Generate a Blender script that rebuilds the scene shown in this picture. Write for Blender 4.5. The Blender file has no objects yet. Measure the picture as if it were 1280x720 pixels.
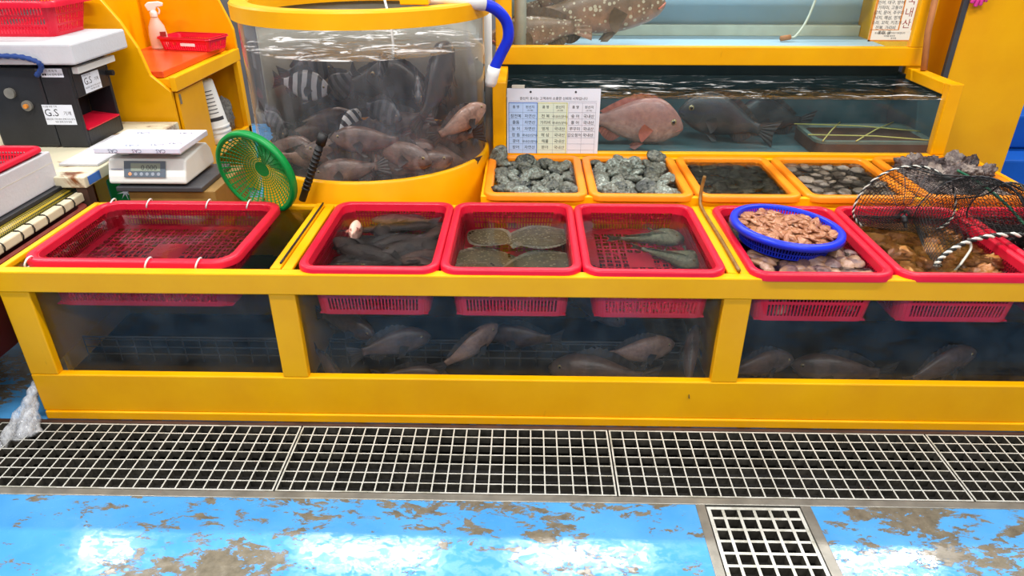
import bpy, bmesh, math, random
from mathutils import Vector, Matrix, Euler, noise
PI = math.pi
random.seed(7)
scn = bpy.context.scene
COL = scn.collection

# ------------------------------------------------------------------ camera
cd = bpy.data.cameras.new('camera'); cam = bpy.data.objects.new('camera', cd); COL.objects.link(cam)
cam.location = (0, 0, 1.5)
cam.rotation_euler = (math.radians(90 - 28.072), 0, math.radians(1.169))
cd.sensor_width = 36; cd.lens = 24.64; cd.clip_start = .02
scn.camera = cam
# ------------------------------------------------------------------ world and lamps
w = bpy.data.worlds.new('hall_light'); scn.world = w; w.use_nodes = True
w.node_tree.nodes['Background'].inputs[0].default_value = (.93, .96, 1.0, 1)
w.node_tree.nodes['Background'].inputs[1].default_value = .27
LAMPS = [(-4.1, 4.35, 3.5), (-1.35, 4.35, 3.5), (.5, 4.35, 3.5), (3.0, 4.35, 3.5), (-2.0, -1.8, 3.5), (.2, -1.8, 3.5), (2.4, -1.8, 3.5),  # row behind the camera is unseen, added to light the tank fronts
         (-3.0, 1.3, 3.5), (-.6, 1.3, 3.5), (1.8, 1.3, 3.5)]
LAMP_W = 72
scn.view_settings.view_transform = 'Standard'; scn.view_settings.look = 'None'
scn.view_settings.exposure = 0.0; scn.view_settings.gamma = 1.0
scn.view_settings.use_curve_mapping = False
scn.cycles.transparent_max_bounces = 24
scn.cycles.max_bounces = 8
scn.cycles.caustics_reflective = False; scn.cycles.caustics_refractive = True

# ------------------------------------------------------------------ materials
def srgb(r, g, b):
    f = lambda c: (c/255/12.92) if c <= 10 else ((c/255+.055)/1.055)**2.4
    return (f(r), f(g), f(b), 1)

class NT:
    def __init__(s, name):
        s.m = bpy.data.materials.new(name); s.m.use_nodes = True
        s.t = s.m.node_tree; s.t.nodes.clear(); s.out = s.n('ShaderNodeOutputMaterial')
    def n(s, typ, ins=None, **kw):
        x = s.t.nodes.new(typ)
        for k, v in kw.items(): setattr(x, k, v)
        for k, v in (ins or {}).items(): s.set(x, k, v)
        return x
    def set(s, x, k, v):
        i = x.inputs[k]
        if isinstance(v, bpy.types.NodeSocket): s.t.links.new(v, i)
        elif isinstance(v, bpy.types.Node): s.t.links.new(v.outputs[0], i)
        else: i.default_value = v
    def coord(s, scale=(1, 1, 1), rot=(0, 0, 0), loc=(0, 0, 0), kind='Object'):
        tc = s.n('ShaderNodeTexCoord')
        return s.n('ShaderNodeMapping', {'Vector': tc.outputs[kind], 'Scale': scale, 'Rotation': rot, 'Location': loc}).outputs[0]
    def noise(s, vec, scale, detail=4, rough=.55, dist=0):
        return s.n('ShaderNodeTexNoise', {'Vector': vec, 'Scale': scale, 'Detail': detail, 'Roughness': rough, 'Distortion': dist}).outputs[0]
    def ramp(s, fac, stops, interp='LINEAR'):
        r = s.n('ShaderNodeValToRGB', {'Fac': fac}); e = r.color_ramp.elements; r.color_ramp.interpolation = interp
        while len(e) < len(stops): e.new(.5)
        for el, (p, c) in zip(e, stops): el.position = p; el.color = c
        return r.outputs[0]
    def mix(s, fac, a, b, blend='MIX'):
        m = s.n('ShaderNodeMix', data_type='RGBA', blend_type=blend)
        s.set(m, 0, fac); s.set(m, 6, a); s.set(m, 7, b); return m.outputs[2]
    def math(s, op, a, b=0.0, clamp=False):
        m = s.n('ShaderNodeMath', operation=op, use_clamp=clamp); s.set(m, 0, a); s.set(m, 1, b); return m.outputs[0]
    def bsdf(s, col, rough=.5, metal=0., bump=None, bstr=.3, bdist=.005, spec=.5, coat=0., **kw):
        b = s.n('ShaderNodeBsdfPrincipled', {'Base Color': col, 'Roughness': rough, 'Metallic': metal, 'Specular IOR Level': spec, 'Coat Weight': coat})
        for k, v in kw.items(): s.set(b, k.replace('_', ' '), v)
        if bump is not None:
            s.set(b, 'Normal', s.n('ShaderNodeBump', {'Height': bump, 'Strength': bstr, 'Distance': bdist}))
        s.t.links.new(b.outputs[0], s.out.inputs[0]); return b

M = {}
def simple(name, c, rough=.45, metal=0, var=.12, scale=9, bstr=.08, spec=.5, coat=0.):
    k = NT(name); v = k.coord(); f = k.noise(v, scale, 5)
    d = tuple(x*(1-var) for x in c[:3])+(1,); l = tuple(min(1, x*(1+var)) for x in c[:3])+(1,)
    k.bsdf(k.ramp(f, [(.3, d), (.7, l)]), rough, metal, bump=k.noise(v, scale*14, 3), bstr=bstr, spec=spec, coat=coat)
    M[name] = k.m; return k.m

def yellow_paint():
    k = NT('yellow_paint'); v = k.coord()
    c = k.ramp(k.noise(v, 3.5, 6), [(.3, srgb(232, 160, 0)), (.7, srgb(244, 176, 2))])
    g = k.ramp(k.noise(k.coord(scale=(1, 1, .25)), 23, 8, .7), [(.66, (0, 0, 0, 1)), (.78, (.55, .55, .55, 1))])
    c = k.mix(g, c, srgb(188, 122, 12))
    s = k.ramp(k.noise(v, 60, 4, .7), [(.74, (0, 0, 0, 1)), (.79, (.8, .8, .8, 1))])
    c = k.mix(s, c, srgb(120, 78, 20))
    k.bsdf(c, k.ramp(k.noise(v, 8, 4), [(.3, (.28,)*3+(1,)), (.7, (.46,)*3+(1,))]), bump=k.noise(v, 40, 4), bstr=.07, spec=.3)
    M['yellow'] = k.m
yellow_paint()
def plastic(name, c, rough=.35, spec=.33):
    k = NT(name); v = k.coord()
    d = tuple(x*.86 for x in c[:3])+(1,)
    col = k.ramp(k.noise(v, 6, 5), [(.35, d), (.65, c)])
    scr = k.ramp(k.noise(k.coord(scale=(30, 4, 30)), 9, 4, .7), [(.68, (0, 0, 0, 1)), (.8, (.25, .25, .25, 1))])
    col = k.mix(scr, col, tuple(min(1, x*1.1+.05) for x in c[:3])+(1,))
    k.bsdf(col, rough, bump=k.noise(v, 70, 3), bstr=.05, spec=spec, Subsurface_Weight=.0)
    M[name] = k.m
plastic('red', srgb(216, 22, 52)); plastic('orange', srgb(246, 140, 20)); plastic('blue', srgb(22, 50, 214))
plastic('green', srgb(8, 140, 62)); plastic('darkred', srgb(110, 38, 34)); plastic('bluetub', srgb(24, 92, 190))
simple('steel', srgb(150, 147, 138), .42, .55, .25, 14, .1)
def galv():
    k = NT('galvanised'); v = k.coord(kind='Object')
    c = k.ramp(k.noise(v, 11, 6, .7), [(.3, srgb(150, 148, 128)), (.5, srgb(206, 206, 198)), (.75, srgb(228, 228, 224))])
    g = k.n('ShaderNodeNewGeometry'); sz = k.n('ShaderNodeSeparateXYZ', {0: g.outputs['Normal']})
    side_col = k.ramp(k.noise(v, 25, 5), [(.3, srgb(40, 38, 34)), (.7, srgb(86, 82, 74))])
    c = k.mix(k.math('GREATER_THAN', sz.outputs[2], .7), side_col, c)   # bright top faces, dark bar sides
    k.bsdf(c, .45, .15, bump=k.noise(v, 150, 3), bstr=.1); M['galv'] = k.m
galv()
simple('white_plastic', srgb(226, 226, 222), .35, 0, .05); simple('offwhite', srgb(205, 200, 184), .5, 0, .1)
simple('foam', srgb(192, 192, 196), .8, 0, .06, 5, .25); simple('black_plastic', srgb(30, 31, 35), .42, 0, .35, 7, .15)
simple('rubber', srgb(16, 16, 18), .55); simple('dark_grey', srgb(62, 62, 66), .5); simple('paper', srgb(222, 226, 236), .55, 0, .02)
simple('ink', srgb(28, 28, 34), .7, 0, 0); simple('ink_blue', srgb(60, 110, 190), .6, 0, 0); simple('ink_red', srgb(150, 30, 22), .6, 0, 0)
simple('ink_grey', srgb(90, 100, 130), .6, 0, 0); simple('paper_blue', srgb(178, 204, 240), .55, 0, .02); simple('paper_green', srgb(212, 224, 204), .55, 0, .02)
simple('ink_yellow', srgb(205, 205, 120), .6, 0, 0); simple('paper_cream', srgb(244, 236, 218), .55, 0, .03); simple('print_orange', srgb(222, 140, 50), .55, 0, .25, 14)
simple('wood', srgb(176, 112, 62), .6, 0, .2, 12); simple('brown_metal', srgb(74, 48, 36), .6, .1, .4, 10); simple('rod_brown', srgb(128, 92, 36), .4, 0, .3, 30)
simple('cream_bar', srgb(206, 196, 166), .6, 0, .14, 12); simple('blue_rope', srgb(30, 62, 128), .7); simple('pink', srgb(224, 60, 150), .4)
simple('steelwool', srgb(120, 118, 114), .5, .5, .5, 80, .8); simple('brown_board', srgb(140, 108, 54), .6, 0, .2)
simple('scale_body', srgb(226, 230, 226), .4, 0, .03); simple('scale_panel', srgb(92, 104, 116), .35, 0, .05); simple('lcd', srgb(140, 152, 138), .25, 0, .04)
simple('film', srgb(222, 226, 242), .22, 0, .04); simple('button', srgb(150, 160, 172), .4, 0, .02); simple('button_orange', srgb(240, 160, 110), .4, 0, .02)
simple('concrete_wall', srgb(96, 92, 90), .8, 0, .2, 2); simple('navy_floor', srgb(18, 28, 44), .6, 0, .35, 4); simple('green_pack', srgb(16, 120, 56), .4)
simple('teal_dark', srgb(66, 92, 96), .6, 0, .25, 3); simple('pool_blue', srgb(160, 186, 200), .6, 0, .06, 2); simple('pale_grey', srgb(178, 180, 170), .6, 0, .1, 3)
simple('black_wire', srgb(22, 24, 24), .5); simple('rope_white', srgb(205, 202, 190), .7); simple('yellow_rope', srgb(190, 176, 96), .7)
simple('lamp_white', srgb(230, 230, 230), .5); simple('drain_dark', srgb(40, 38, 36), .75, 0, .5, 9, .3); simple('algae_white', srgb(196, 200, 182), .5, 0, .15)
simple('grey_tray', srgb(92, 104, 96), .5, 0, .15); simple('stain', srgb(150, 56, 20), .8); simple('green_rope', srgb(14, 96, 66), .6)

def red_board():
    k = NT('red_board'); v = k.coord()
    k.bsdf(k.ramp(k.noise(v, 5, 5), [(.3, srgb(200, 62, 28)), (.7, srgb(222, 84, 36))]), .28, bump=k.noise(v, 90, 3), bstr=.05); M['red_board'] = k.m
red_board()
def rust_table():
    k = NT('rusty_cream'); v = k.coord()
    f = k.ramp(k.noise(v, 7, 8, .65, .6), [(.56, (0, 0, 0, 1)), (.66, (1, 1, 1, 1))])
    c = k.ramp(k.noise(v, 16, 6), [(.3, srgb(150, 84, 28)), (.7, srgb(92, 50, 26))])
    k.bsdf(k.mix(f, srgb(214, 206, 178), c), .5, bump=k.noise(v, 60), bstr=.1); M['rusty_cream'] = k.m
rust_table()
def floor_mat():
    k = NT('blue_floor_paint'); v = k.coord()
    big = k.noise(k.coord(scale=(1, 1.6, 1), rot=(0, 0, .5)), 2.6, 3, .5)
    fine = k.noise(k.coord(scale=(1, 2.2, 1), rot=(0, 0, .7)), 13, 10, .74, .4)
    worn = k.ramp(k.math('ADD', k.math('MULTIPLY', big, .55), k.math('MULTIPLY', fine, .62)), [(.607, (0, 0, 0, 1)), (.622, (1, 1, 1, 1))])
    blue = k.ramp(k.noise(v, 4, 6), [(.3, srgb(66, 144, 206)), (.7, srgb(88, 164, 224))])
    conc = k.ramp(k.noise(v, 30, 6, .7), [(.3, srgb(96, 89, 76)), (.7, srgb(132, 124, 107))])
    spk = k.ramp(k.noise(v, 90, 3), [(.72, (0, 0, 0, 1)), (.76, (.7, .7, .7, 1))])
    col = k.mix(spk, k.mix(worn, blue, conc), srgb(80, 84, 84))
    wet = k.noise(k.coord(scale=(1, 1.5, 1)), 20, 10, .76, .6)
    rough = k.ramp(wet, [(.46, (.05,)*3+(1,)), (.54, (.24,)*3+(1,)), (.7, (.34,)*3+(1,))])
    h = k.math('ADD', k.math('MULTIPLY', worn, -.5), k.math('MULTIPLY', k.noise(v, 16, 3, .5), .5))
    k.bsdf(col, rough, bump=h, bstr=.2, bdist=.004, spec=.45); M['floor'] = k.m
floor_mat()

def thin_glass(name, haze, tint=(1, 1, 1, 1), hazecol=(.7, .74, .76, 1), rough=.0, scale=(4, 4, 4)):
    k = NT(name)
    tr = k.n('ShaderNodeBsdfTransparent', {'Color': tint}); gl = k.n('ShaderNodeBsdfGlossy', {'Roughness': rough, 'Color': (1, 1, 1, 1)})
    df = k.n('ShaderNodeBsdfDiffuse', {'Color': hazecol})
    f = k.ramp(k.noise(k.coord(scale=scale), 2.2, 7, .65), [(.35, (haze*.25,)*3+(1,)), (.75, (haze*1.5,)*3+(1,))])
    m1 = k.n('ShaderNodeMixShader', {0: f, 1: tr.outputs[0], 2: df.outputs[0]})
    fr = k.n('ShaderNodeFresnel', {'IOR': 1.22}); gb = k.n('ShaderNodeNewGeometry')
    fr = k.n('ShaderNodeMath', {0: fr.outputs[0], 1: k.math('SUBTRACT', 1.0, gb.outputs['Backfacing'])}, operation='MULTIPLY')
    m2 = k.n('ShaderNodeMixShader', {0: fr.outputs[0], 1: m1.outputs[0], 2: gl.outputs[0]})
    k.t.links.new(m2.outputs[0], k.out.inputs[0]); M[name] = k.m
thin_glass('glass', .022, (.97, .98, .98, 1)); thin_glass('acrylic', .10, (.95, .95, .95, 1), (.62, .63, .66, 1), scale=(5, 5, 1))
def water(name, absorb, dens, wave=5, wstr=.25, ior=1.33, foam=0., fscale=(1, 3, 1), bumpd=.02, refr=False):
    k = NT(name); v = k.coord()
    h = k.math('ADD', k.noise(v, wave, 3, .5, .3), k.math('MULTIPLY', k.noise(k.coord(scale=(1, 1.7, 1)), wave*4, 2), .25))
    nrm = k.n('ShaderNodeBump', {'Height': h, 'Strength': wstr, 'Distance': bumpd}).outputs[0]
    tr = k.n('ShaderNodeBsdfTransparent'); gl = k.n('ShaderNodeBsdfGlossy', {'Roughness': .02, 'Normal': nrm})
    fr = k.n('ShaderNodeFresnel', {'IOR': ior, 'Normal': nrm})
    gq = k.n('ShaderNodeNewGeometry'); sq_ = k.n('ShaderNodeSeparateXYZ', {0: gq.outputs['Normal']})
    topm = k.math('MULTIPLY', k.math('GREATER_THAN', sq_.outputs[2], .5), k.math('SUBTRACT', 1.0, gq.outputs['Backfacing']))
    base = tr.outputs[0]
    if refr:
        rf = k.n('ShaderNodeBsdfRefraction', {'IOR': 1.33, 'Roughness': 0.0, 'Normal': nrm})
        topany = k.math('GREATER_THAN', k.math('ABSOLUTE', sq_.outputs[2]), .5)
        base = k.n('ShaderNodeMixShader', {0: topany, 1: tr.outputs[0], 2: rf.outputs[0]}).outputs[0]
    s = k.n('ShaderNodeMixShader', {0: k.math('MULTIPLY', fr.outputs[0], topm), 1: base, 2: gl.outputs[0]}).outputs[0]
    if foam:  # white flecks: real foam on the round tank, painted glints on the rear
        f = k.ramp(k.noise(k.coord(scale=fscale), 9, 8, .72, .8), [(.61-foam*.12, (0, 0, 0, 1)), (.68-foam*.08, (.85, .85, .85, 1))])

        f = k.math('MULTIPLY', f, topm)
        d = k.n('ShaderNodeBsdfDiffuse', {'Color': (.8, .8, .8, 1)})
        s = k.n('ShaderNodeMixShader', {0: f, 1: s, 2: d.outputs[0]}).outputs[0]
    k.t.links.new(s, k.out.inputs[0])
    va = k.n('ShaderNodeVolumeAbsorption', {'Color': absorb, 'Density': dens}); k.t.links.new(va.outputs[0], k.out.inputs[1]); M[name] = k.m
water('water_tank', (.50, .53, .55, 1), 3.6, 6, .10, ior=1.27, refr=True)
water('water_shell', (.56, .54, .44, 1), 5.0, 8, .15, refr=True)
water('water_rear', (.36, .62, .66, 1), 2.2, 11, .6, ior=1.5, foam=.4, fscale=(.7, 2.6, 1), bumpd=.02)  # flecks here are glints painted as white patches
water('water_upper', (.72, .86, .90, 1), .8, 5, .2)
water('water_round', (.62, .56, .52, 1), 3.0, 7, .35, foam=.7, fscale=(.9, 1.5, 1), bumpd=.02)

# ------------------------------------------------------------------ mesh helpers
class MB:
    def __init__(s): s.v = []; s.f = []; s.smooth = True
    def add(s, vs, fs):
        o = len(s.v); s.v += [tuple(p) for p in vs]; s.f += [tuple(i+o for i in q) for q in fs]; return s
    def box(s, x0, x1, y0, y1, z0, z1):
        return s.add([(x0, y0, z0), (x1, y0, z0), (x1, y1, z0), (x0, y1, z0), (x0, y0, z1), (x1, y0, z1), (x1, y1, z1), (x0, y1, z1)],
                     [(3, 2, 1, 0), (4, 5, 6, 7), (0, 1, 5, 4), (1, 2, 6, 5), (2, 3, 7, 6), (3, 0, 4, 7)])
    def grid(s, rows, closed=False, capa=False, capb=False):
        n = len(rows[0]); vs = [p for r in rows for p in r]; fs = []
        for i in range(len(rows)-1):
            for j in range(n if closed else n-1):
                k = (j+1) % n; fs.append((i*n+j, i*n+k, (i+1)*n+k, (i+1)*n+j))
        if capa: fs.append(tuple(range(n))[::-1])
        if capb: fs.append(tuple((len(rows)-1)*n+j for j in range(n)))
        return s.add(vs, fs)
    def lathe(s, prof, n=32, c=(0, 0, 0), close=False, a0=0, a1=2*PI):
        full = abs(a1-a0-2*PI) < 1e-6; m = n if full else n+1
        rows = [[(c[0]+r*math.cos(a0+(a1-a0)*j/n), c[1]+r*math.sin(a0+(a1-a0)*j/n), c[2]+z) for j in range(m)] for r, z in prof]
        if close: rows.append(rows[0])
        return s.grid(rows, closed=full)
    def tube(s, path, r, n=8, caps=True):
        P = [Vector(p) for p in path]; rows = []; up = None
        for i, p in enumerate(P):
            t = (P[min(i+1, len(P)-1)]-P[max(i-1, 0)]).normalized()
            if up is None: up = t.orthogonal().normalized()
            up = (up-t*up.dot(t)).normalized(); b = t.cross(up); rr = r[i] if isinstance(r, (list, tuple)) else r
            rows.append([p+(up*math.cos(2*PI*j/n)+b*math.sin(2*PI*j/n))*rr for j in range(n)])
        return s.grid(rows, True, caps, caps)
    def prism(s, pts, axis, a, b):
        n = len(pts); mk = {'x': lambda p, t: (t, p[0], p[1]), 'y': lambda p, t: (p[0], t, p[1]), 'z': lambda p, t: (p[0], p[1], t)}[axis]
        vs = [mk(p, a) for p in pts]+[mk(p, b) for p in pts]
        return s.add(vs, [tuple(range(n)), tuple(range(2*n-1, n-1, -1))]+[(j, n+j, n+(j+1) % n, (j+1) % n) for j in range(n)])
    def mesh(s, name):
        me = bpy.data.meshes.new(name); me.from_pydata(s.v, [], s.f); me.update()
        bm = bmesh.new(); bm.from_mesh(me); bmesh.ops.recalc_face_normals(bm, faces=bm.faces); bm.to_mesh(me); bm.free()
        return me
    def build(s, name, mat, parent=None, smooth=False, bevel=0, solid=0, sub=0, seg=2):
        o = bpy.data.objects.new(name, s.mesh(name)); COL.objects.link(o)
        if mat: o.data.materials.append(M[mat] if isinstance(mat, str) else mat)
        if smooth: o.data.shade_smooth()
        if solid:
            md = o.modifiers.new('s', 'SOLIDIFY'); md.thickness = solid; md.offset = 0
        if bevel:
            md = o.modifiers.new('b', 'BEVEL'); md.width = bevel; md.segments = seg; md.limit_method = 'ANGLE'
        if sub:
            md = o.modifiers.new('u', 'SUBSURF'); md.levels = sub; md.render_levels = sub
        if parent: o.parent = parent
        return o

def tag(o, label, cat, group=None, kind=None):
    o['label'] = label
    if cat: o['category'] = cat
    if group: o['group'] = group
    if kind: o['kind'] = kind
    return o
def thing(name, label, cat, loc=(0, 0, 0), rot=(0, 0, 0), group=None):
    o = bpy.data.objects.new(name, None); COL.objects.link(o); o.empty_display_size = .05
    o.location = loc; o.rotation_euler = rot; return tag(o, label, cat, group)
def struct(o): o['kind'] = 'structure'; return o
def dup(root, parent=None):
    c = root.copy(); COL.objects.link(c); c.parent = parent
    for ch in list(root.children): dup(ch, c)
    return c
def B(x0, x1, y0, y1, z0, z1): return MB().box(x0, x1, y0, y1, z0, z1)
def lerp(a, b, t): return a+(b-a)*t
def catmull(P, n):
    P = [Vector(p) for p in P]; out = []
    for i in range(len(P)-1):
        a, b, c, d = P[max(i-1, 0)], P[i], P[i+1], P[min(i+2, len(P)-1)]
        for k in range(n):
            t = k/n; out.append(.5*((2*b)+(c-a)*t+(2*a-5*b+4*c-d)*t*t+(3*b-a-3*c+d)*t**3))
    return out+[P[-1]]
def interp(xs, ys, t):
    if t <= xs[0]: return ys[0]
    for i in range(len(xs)-1):
        if t <= xs[i+1]:
            u = (t-xs[i])/(xs[i+1]-xs[i]); y0, y1 = ys[i], ys[i+1]
            m0 = (ys[i+1]-ys[max(i-1, 0)])/(xs[i+1]-xs[max(i-1, 0)]); m1 = (ys[min(i+2, len(ys)-1)]-ys[i])/(xs[min(i+2, len(xs)-1)]-xs[i])
            h = xs[i+1]-xs[i]
            return (2*u**3-3*u*u+1)*y0+(u**3-2*u*u+u)*h*m0+(-2*u**3+3*u*u)*y1+(u**3-u*u)*h*m1
    return ys[-1]
def text_mesh(lines, mb):
    """lines: (body, x, y, size, align) laid out flat in XY; appended to mb"""
    for body, x, y, size, al in lines:
        c = bpy.data.curves.new('t', 'FONT'); c.body = body; c.size = size; c.align_x = al; c.resolution_u = 2
        o = bpy.data.objects.new('t', c); COL.objects.link(o); bpy.context.view_layer.update()
        me = bpy.data.meshes.new_from_object(o.evaluated_get(bpy.context.evaluated_depsgraph_get()))
        mb.add([(v.co.x+x, v.co.y+y, 0) for v in me.vertices], [tuple(p.vertices) for p in me.polygons])
        bpy.data.objects.remove(o); bpy.data.curves.remove(c); bpy.data.meshes.remove(me)
    return mb
def lettering(name, lines, mat, parent, off=.0006):
    o = text_mesh(lines, MB()).build(name, mat, parent); o.location = (0, 0, off); return o

# ------------------------------------------------------------------ the setting
fl = MB()
for a in [(-4.5, 4.5, -1.5, .80), (-4.5, .505, .80, 1.5), (.815, 4.5, .80, 1.5), (-4.5, 4.5, 1.838, 6)]:
    fl.box(a[0], a[1], a[2], a[3], -.02, 0)
struct(fl.build('floor', 'floor'))
ch = MB().box(-4.5, 4.5, 1.49, 1.50, -.18, -.02).box(-4.5, 4.5, 1.838, 1.85, -.18, -.02).box(-4.5, 4.5, 1.49, 1.85, -.19, -.18)
ch.box(.495, .505, .8, 1.5, -.18, -.02).box(.815, .825, .8, 1.5, -.18, -.02).box(.495, .825, .79, .8, -.18, -.02).box(.495, .825, .79, 1.5, -.19, -.18)
struct(ch.build('floor_drain_channel', 'drain_dark'))
struct(MB().box(-4.5, 4.5, 1.497, 1.524, -.03, .002).build('trim_1', 'steel', bevel=.002))
struct(MB().box(-4.5, 4.5, 1.826, 1.842, -.03, .001).build('trim_2', 'brown_metal', bevel=.001))
t3 = MB().box(.497, .524, .8, 1.497, -.03, .002).box(.796, .826, .8, 1.497, -.03, .002)
struct(t3.build('trim_3', 'steel', bevel=.002))
struct(B(-4.5, 4.5, 5.6, 5.7, 0, 4).build('wall_back', 'concrete_wall'))

def grating(x0, x1, y0, y1, px, py, th, hgt, label, group=None):
    cx, cy = (x0+x1)/2, (y0+y1)/2; L, W = x1-x0, y1-y0
    t = thing('drain_grating', label, 'grating', (cx, cy, -hgt), group=group)
    fr = MB()
    for a in [(-L/2, L/2, -W/2, -W/2+th*1.2), (-L/2, L/2, W/2-th*1.2, W/2), (-L/2, -L/2+th*1.2, -W/2+th*1.2, W/2-th*1.2), (L/2-th*1.2, L/2, -W/2+th*1.2, W/2-th*1.2)]:
        fr.box(*a, 0, hgt)
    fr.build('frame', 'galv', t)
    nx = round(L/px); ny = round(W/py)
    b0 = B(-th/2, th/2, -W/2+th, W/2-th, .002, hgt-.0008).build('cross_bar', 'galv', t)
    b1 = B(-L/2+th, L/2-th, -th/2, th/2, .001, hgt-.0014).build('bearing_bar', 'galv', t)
    for i in range(1, nx):
        o = b0 if i == 1 else b0.copy()
        if i > 1: COL.objects.link(o)
        o.parent = t; o.location = (-L/2+L*i/nx, 0, 0)
    for i in range(1, ny):
        o = b1 if i == 1 else b1.copy()
        if i > 1: COL.objects.link(o)
        o.parent = t; o.location = (0, -W/2+W*i/ny, 0)
    return t
gl = ['galvanised drain grating under the water running from the tank corner', 'galvanised drain grating in front of the tank bay with three fish baskets',
      'galvanised drain grating in the channel beside the small square drain', 'galvanised drain grating at the end of the channel past the blue colander']
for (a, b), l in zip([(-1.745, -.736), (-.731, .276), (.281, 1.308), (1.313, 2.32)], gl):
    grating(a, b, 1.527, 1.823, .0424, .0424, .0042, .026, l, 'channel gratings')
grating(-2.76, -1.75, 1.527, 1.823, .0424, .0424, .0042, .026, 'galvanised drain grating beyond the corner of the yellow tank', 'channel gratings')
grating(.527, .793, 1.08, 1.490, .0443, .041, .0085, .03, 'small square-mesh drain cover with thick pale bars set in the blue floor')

# hall ceiling lamps, plus the unseen row added for frontal light
lamp0 = None
for i, p in enumerate(LAMPS):
    t = thing('ceiling_and_fill_lamp', 'long white lamp of the ceiling rows and the added frontal row', 'lamp', p, group='ceiling lamps')
    B(-.62, .62, -.09, .09, .012, .07).build('housing', 'lamp_white', t)
    MB().tube([(0, 0, .07), (0, 0, .9)], .006).build('hanger', 'steel', t)
    ld = bpy.data.lights.new('lamp_tube', 'AREA'); ld.shape = 'RECTANGLE'; ld.size = 1.2; ld.size_y = .10; ld.energy = LAMP_W; ld.color = (1, .98, .95)
    lo = bpy.data.objects.new('lamp_tube', ld); COL.objects.link(lo); lo.parent = t
# ------------------------------------------------------------------ front display tank (three bays)
FX0, FX1, FY, FB, FZ = -1.602, 2.03, 1.844, 2.418, .556
BAYS = [(-1.51, -.776), (-.694, .597), (.68, 1.94)]
ft = thing('fish_tank', 'long low yellow display tank with three front windows standing on the floor', 'fish tank', (0, FY, 0))
def ftp(name, b, mat='yellow', bevel=.004):
    b.v = [(x, y-FY, z) for x, y, z in b.v]; return b.build(name, mat, ft, bevel=bevel)
ftp('apron_panel', B(FX0, FX1, FY, FY+.03, .036, .181)); ftp('kick_strip', B(FX0+.004, FX1, FY-.006, FY+.03, 0.004, .036))
ftp('top_rail', B(FX0, FX1, FY-.003, FY+.034, .486, FZ))
for a, b in [(FX0, -1.51), (-.776, -.694), (.597, .68), (1.94, FX1)]: ftp('post', B(a, b, FY+.001, FY+.03, .181, .486))
sd = MB().box(FX0, FX0+.022, FY+.03, FB, .16, FZ).box(FX0, FX0+.022, FY+.16, FB, .004, .16); ftp('side_panel', sd)
ftp('side_panel', B(FX1-.022, FX1, FY+.03, FB, .004, FZ)); ftp('back_panel', B(FX0+.022, FX1-.022, FB-.022, FB, .06, FZ))
ftp('tank_floor', B(FX0+.022, FX1-.022, FY+.03, FB-.022, .06, .09), 'navy_floor', 0)
for a in (-.735, .6385):
    ftp('divider', B(a-.012, a+.012, FY+.034, FB-.022, .09, FZ-.012)); ftp('divider_cap', B(a-.034, a-.002, FY+.03, FB-.004, FZ-.012, FZ+.004)); ftp('divider_cap', B(a+.002, a+.034, FY+.03, FB-.004, FZ-.012, FZ+.002))
for a, b in BAYS: ftp('glass_pane', B(a-.012, b+.012, FY+.0305, FY+.0365, .172, .4859), 'glass', 0)
WZ = .542
for (a, b) in [(FX0+.024, -.749), (-.721, .6245), (.6525, FX1-.024)]:
    ftp('water', B(a, b, FY+.039, FB-.024, .0905, WZ), 'water_tank', 0)
# wire racks standing on the tank floor
def floor_rack(x0, x1, label):
    r = thing('wire_rack', label, 'wire rack', (x0, 2.06, .091)); L = x1-x0; m = MB()
    for z in (.03, .06, .09): m.tube([(0, 0, z), (L, 0, z)], .0022, 5)
    n = int(L/.055)
    for i in range(n+1): m.tube([(L*i/n, 0, 0), (L*i/n, 0, .1)], .0018, 5)
    m.tube([(0, 0, .1), (L, 0, .1)], .004, 6); m.build('wire_grid', 'dark_grey', r)
floor_rack(-1.55, -.79, 'low wire rack on the tank floor in the bay under the big red basket'); floor_rack(-.68, .6, 'low wire rack on the tank floor behind the swimming brown fish')
# thin rods lying on the two dividers
tag(MB().tube(catmull([(-.742, 2.40, .565), (-.742, 2.1, .564), (-.742, 1.90, .565)], 6), .0035, 6).build('thin_rod', 'rubber', smooth=True), 'thin black rod lying on the tank divider beside the big red basket', 'rod')
tag(MB().tube(catmull([(.636, 1.875, .566), (.637, 2.1, .566), (.634, 2.36, .567), (.636, 2.415, .585), (.640, 2.43, .63), (.645, 2.43, .668)], 6), .0065, 7).build('bent_rod', 'rod_brown', smooth=True), 'brown bent rod lying on the tank divider with its tip standing up', 'rod')

# water running out of the slot in the tank corner
jm = MB(); random.seed(3)
for k in range(9):
    a = random.uniform(-.012, .012); b = random.uniform(-.045, .045); w0 = random.uniform(.006, .011)
    path = catmull([(-1.606, 1.862+a*.5, .135+a), (-1.622, 1.845+b*.3, .105+a), (-1.635+b*.4, 1.80+b*.5, .05), (-1.64+b*.8, 1.745+b*.9, -.012)], 6)
    jm.tube(path, [w0*(1+.9*i/len(path))*(1+.25*math.sin(i*1.7+k)) for i in range(len(path))], 7)
kk = NT('falling_water'); s1 = kk.n('ShaderNodeBsdfTransparent'); s2 = kk.n('ShaderNodeBsdfPrincipled', {'Base Color': (.78, .8, .84, 1), 'Roughness': .1})
fq = kk.ramp(kk.noise(kk.coord(scale=(1, 1, .25)), 60, 5, .7), [(.35, (.05,)*3+(1,)), (.7, (.75,)*3+(1,))])
mx = kk.n('ShaderNodeMixShader', {0: fq, 1: s1.outputs[0], 2: s2.outputs[0]}); kk.t.links.new(mx.outputs[0], kk.out.inputs[0]); M['jet'] = kk.m
tag(jm.build('water_jet', 'jet', smooth=True), 'white stream of water pouring from the tank corner onto the grating', 'water', kind='stuff')

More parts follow.
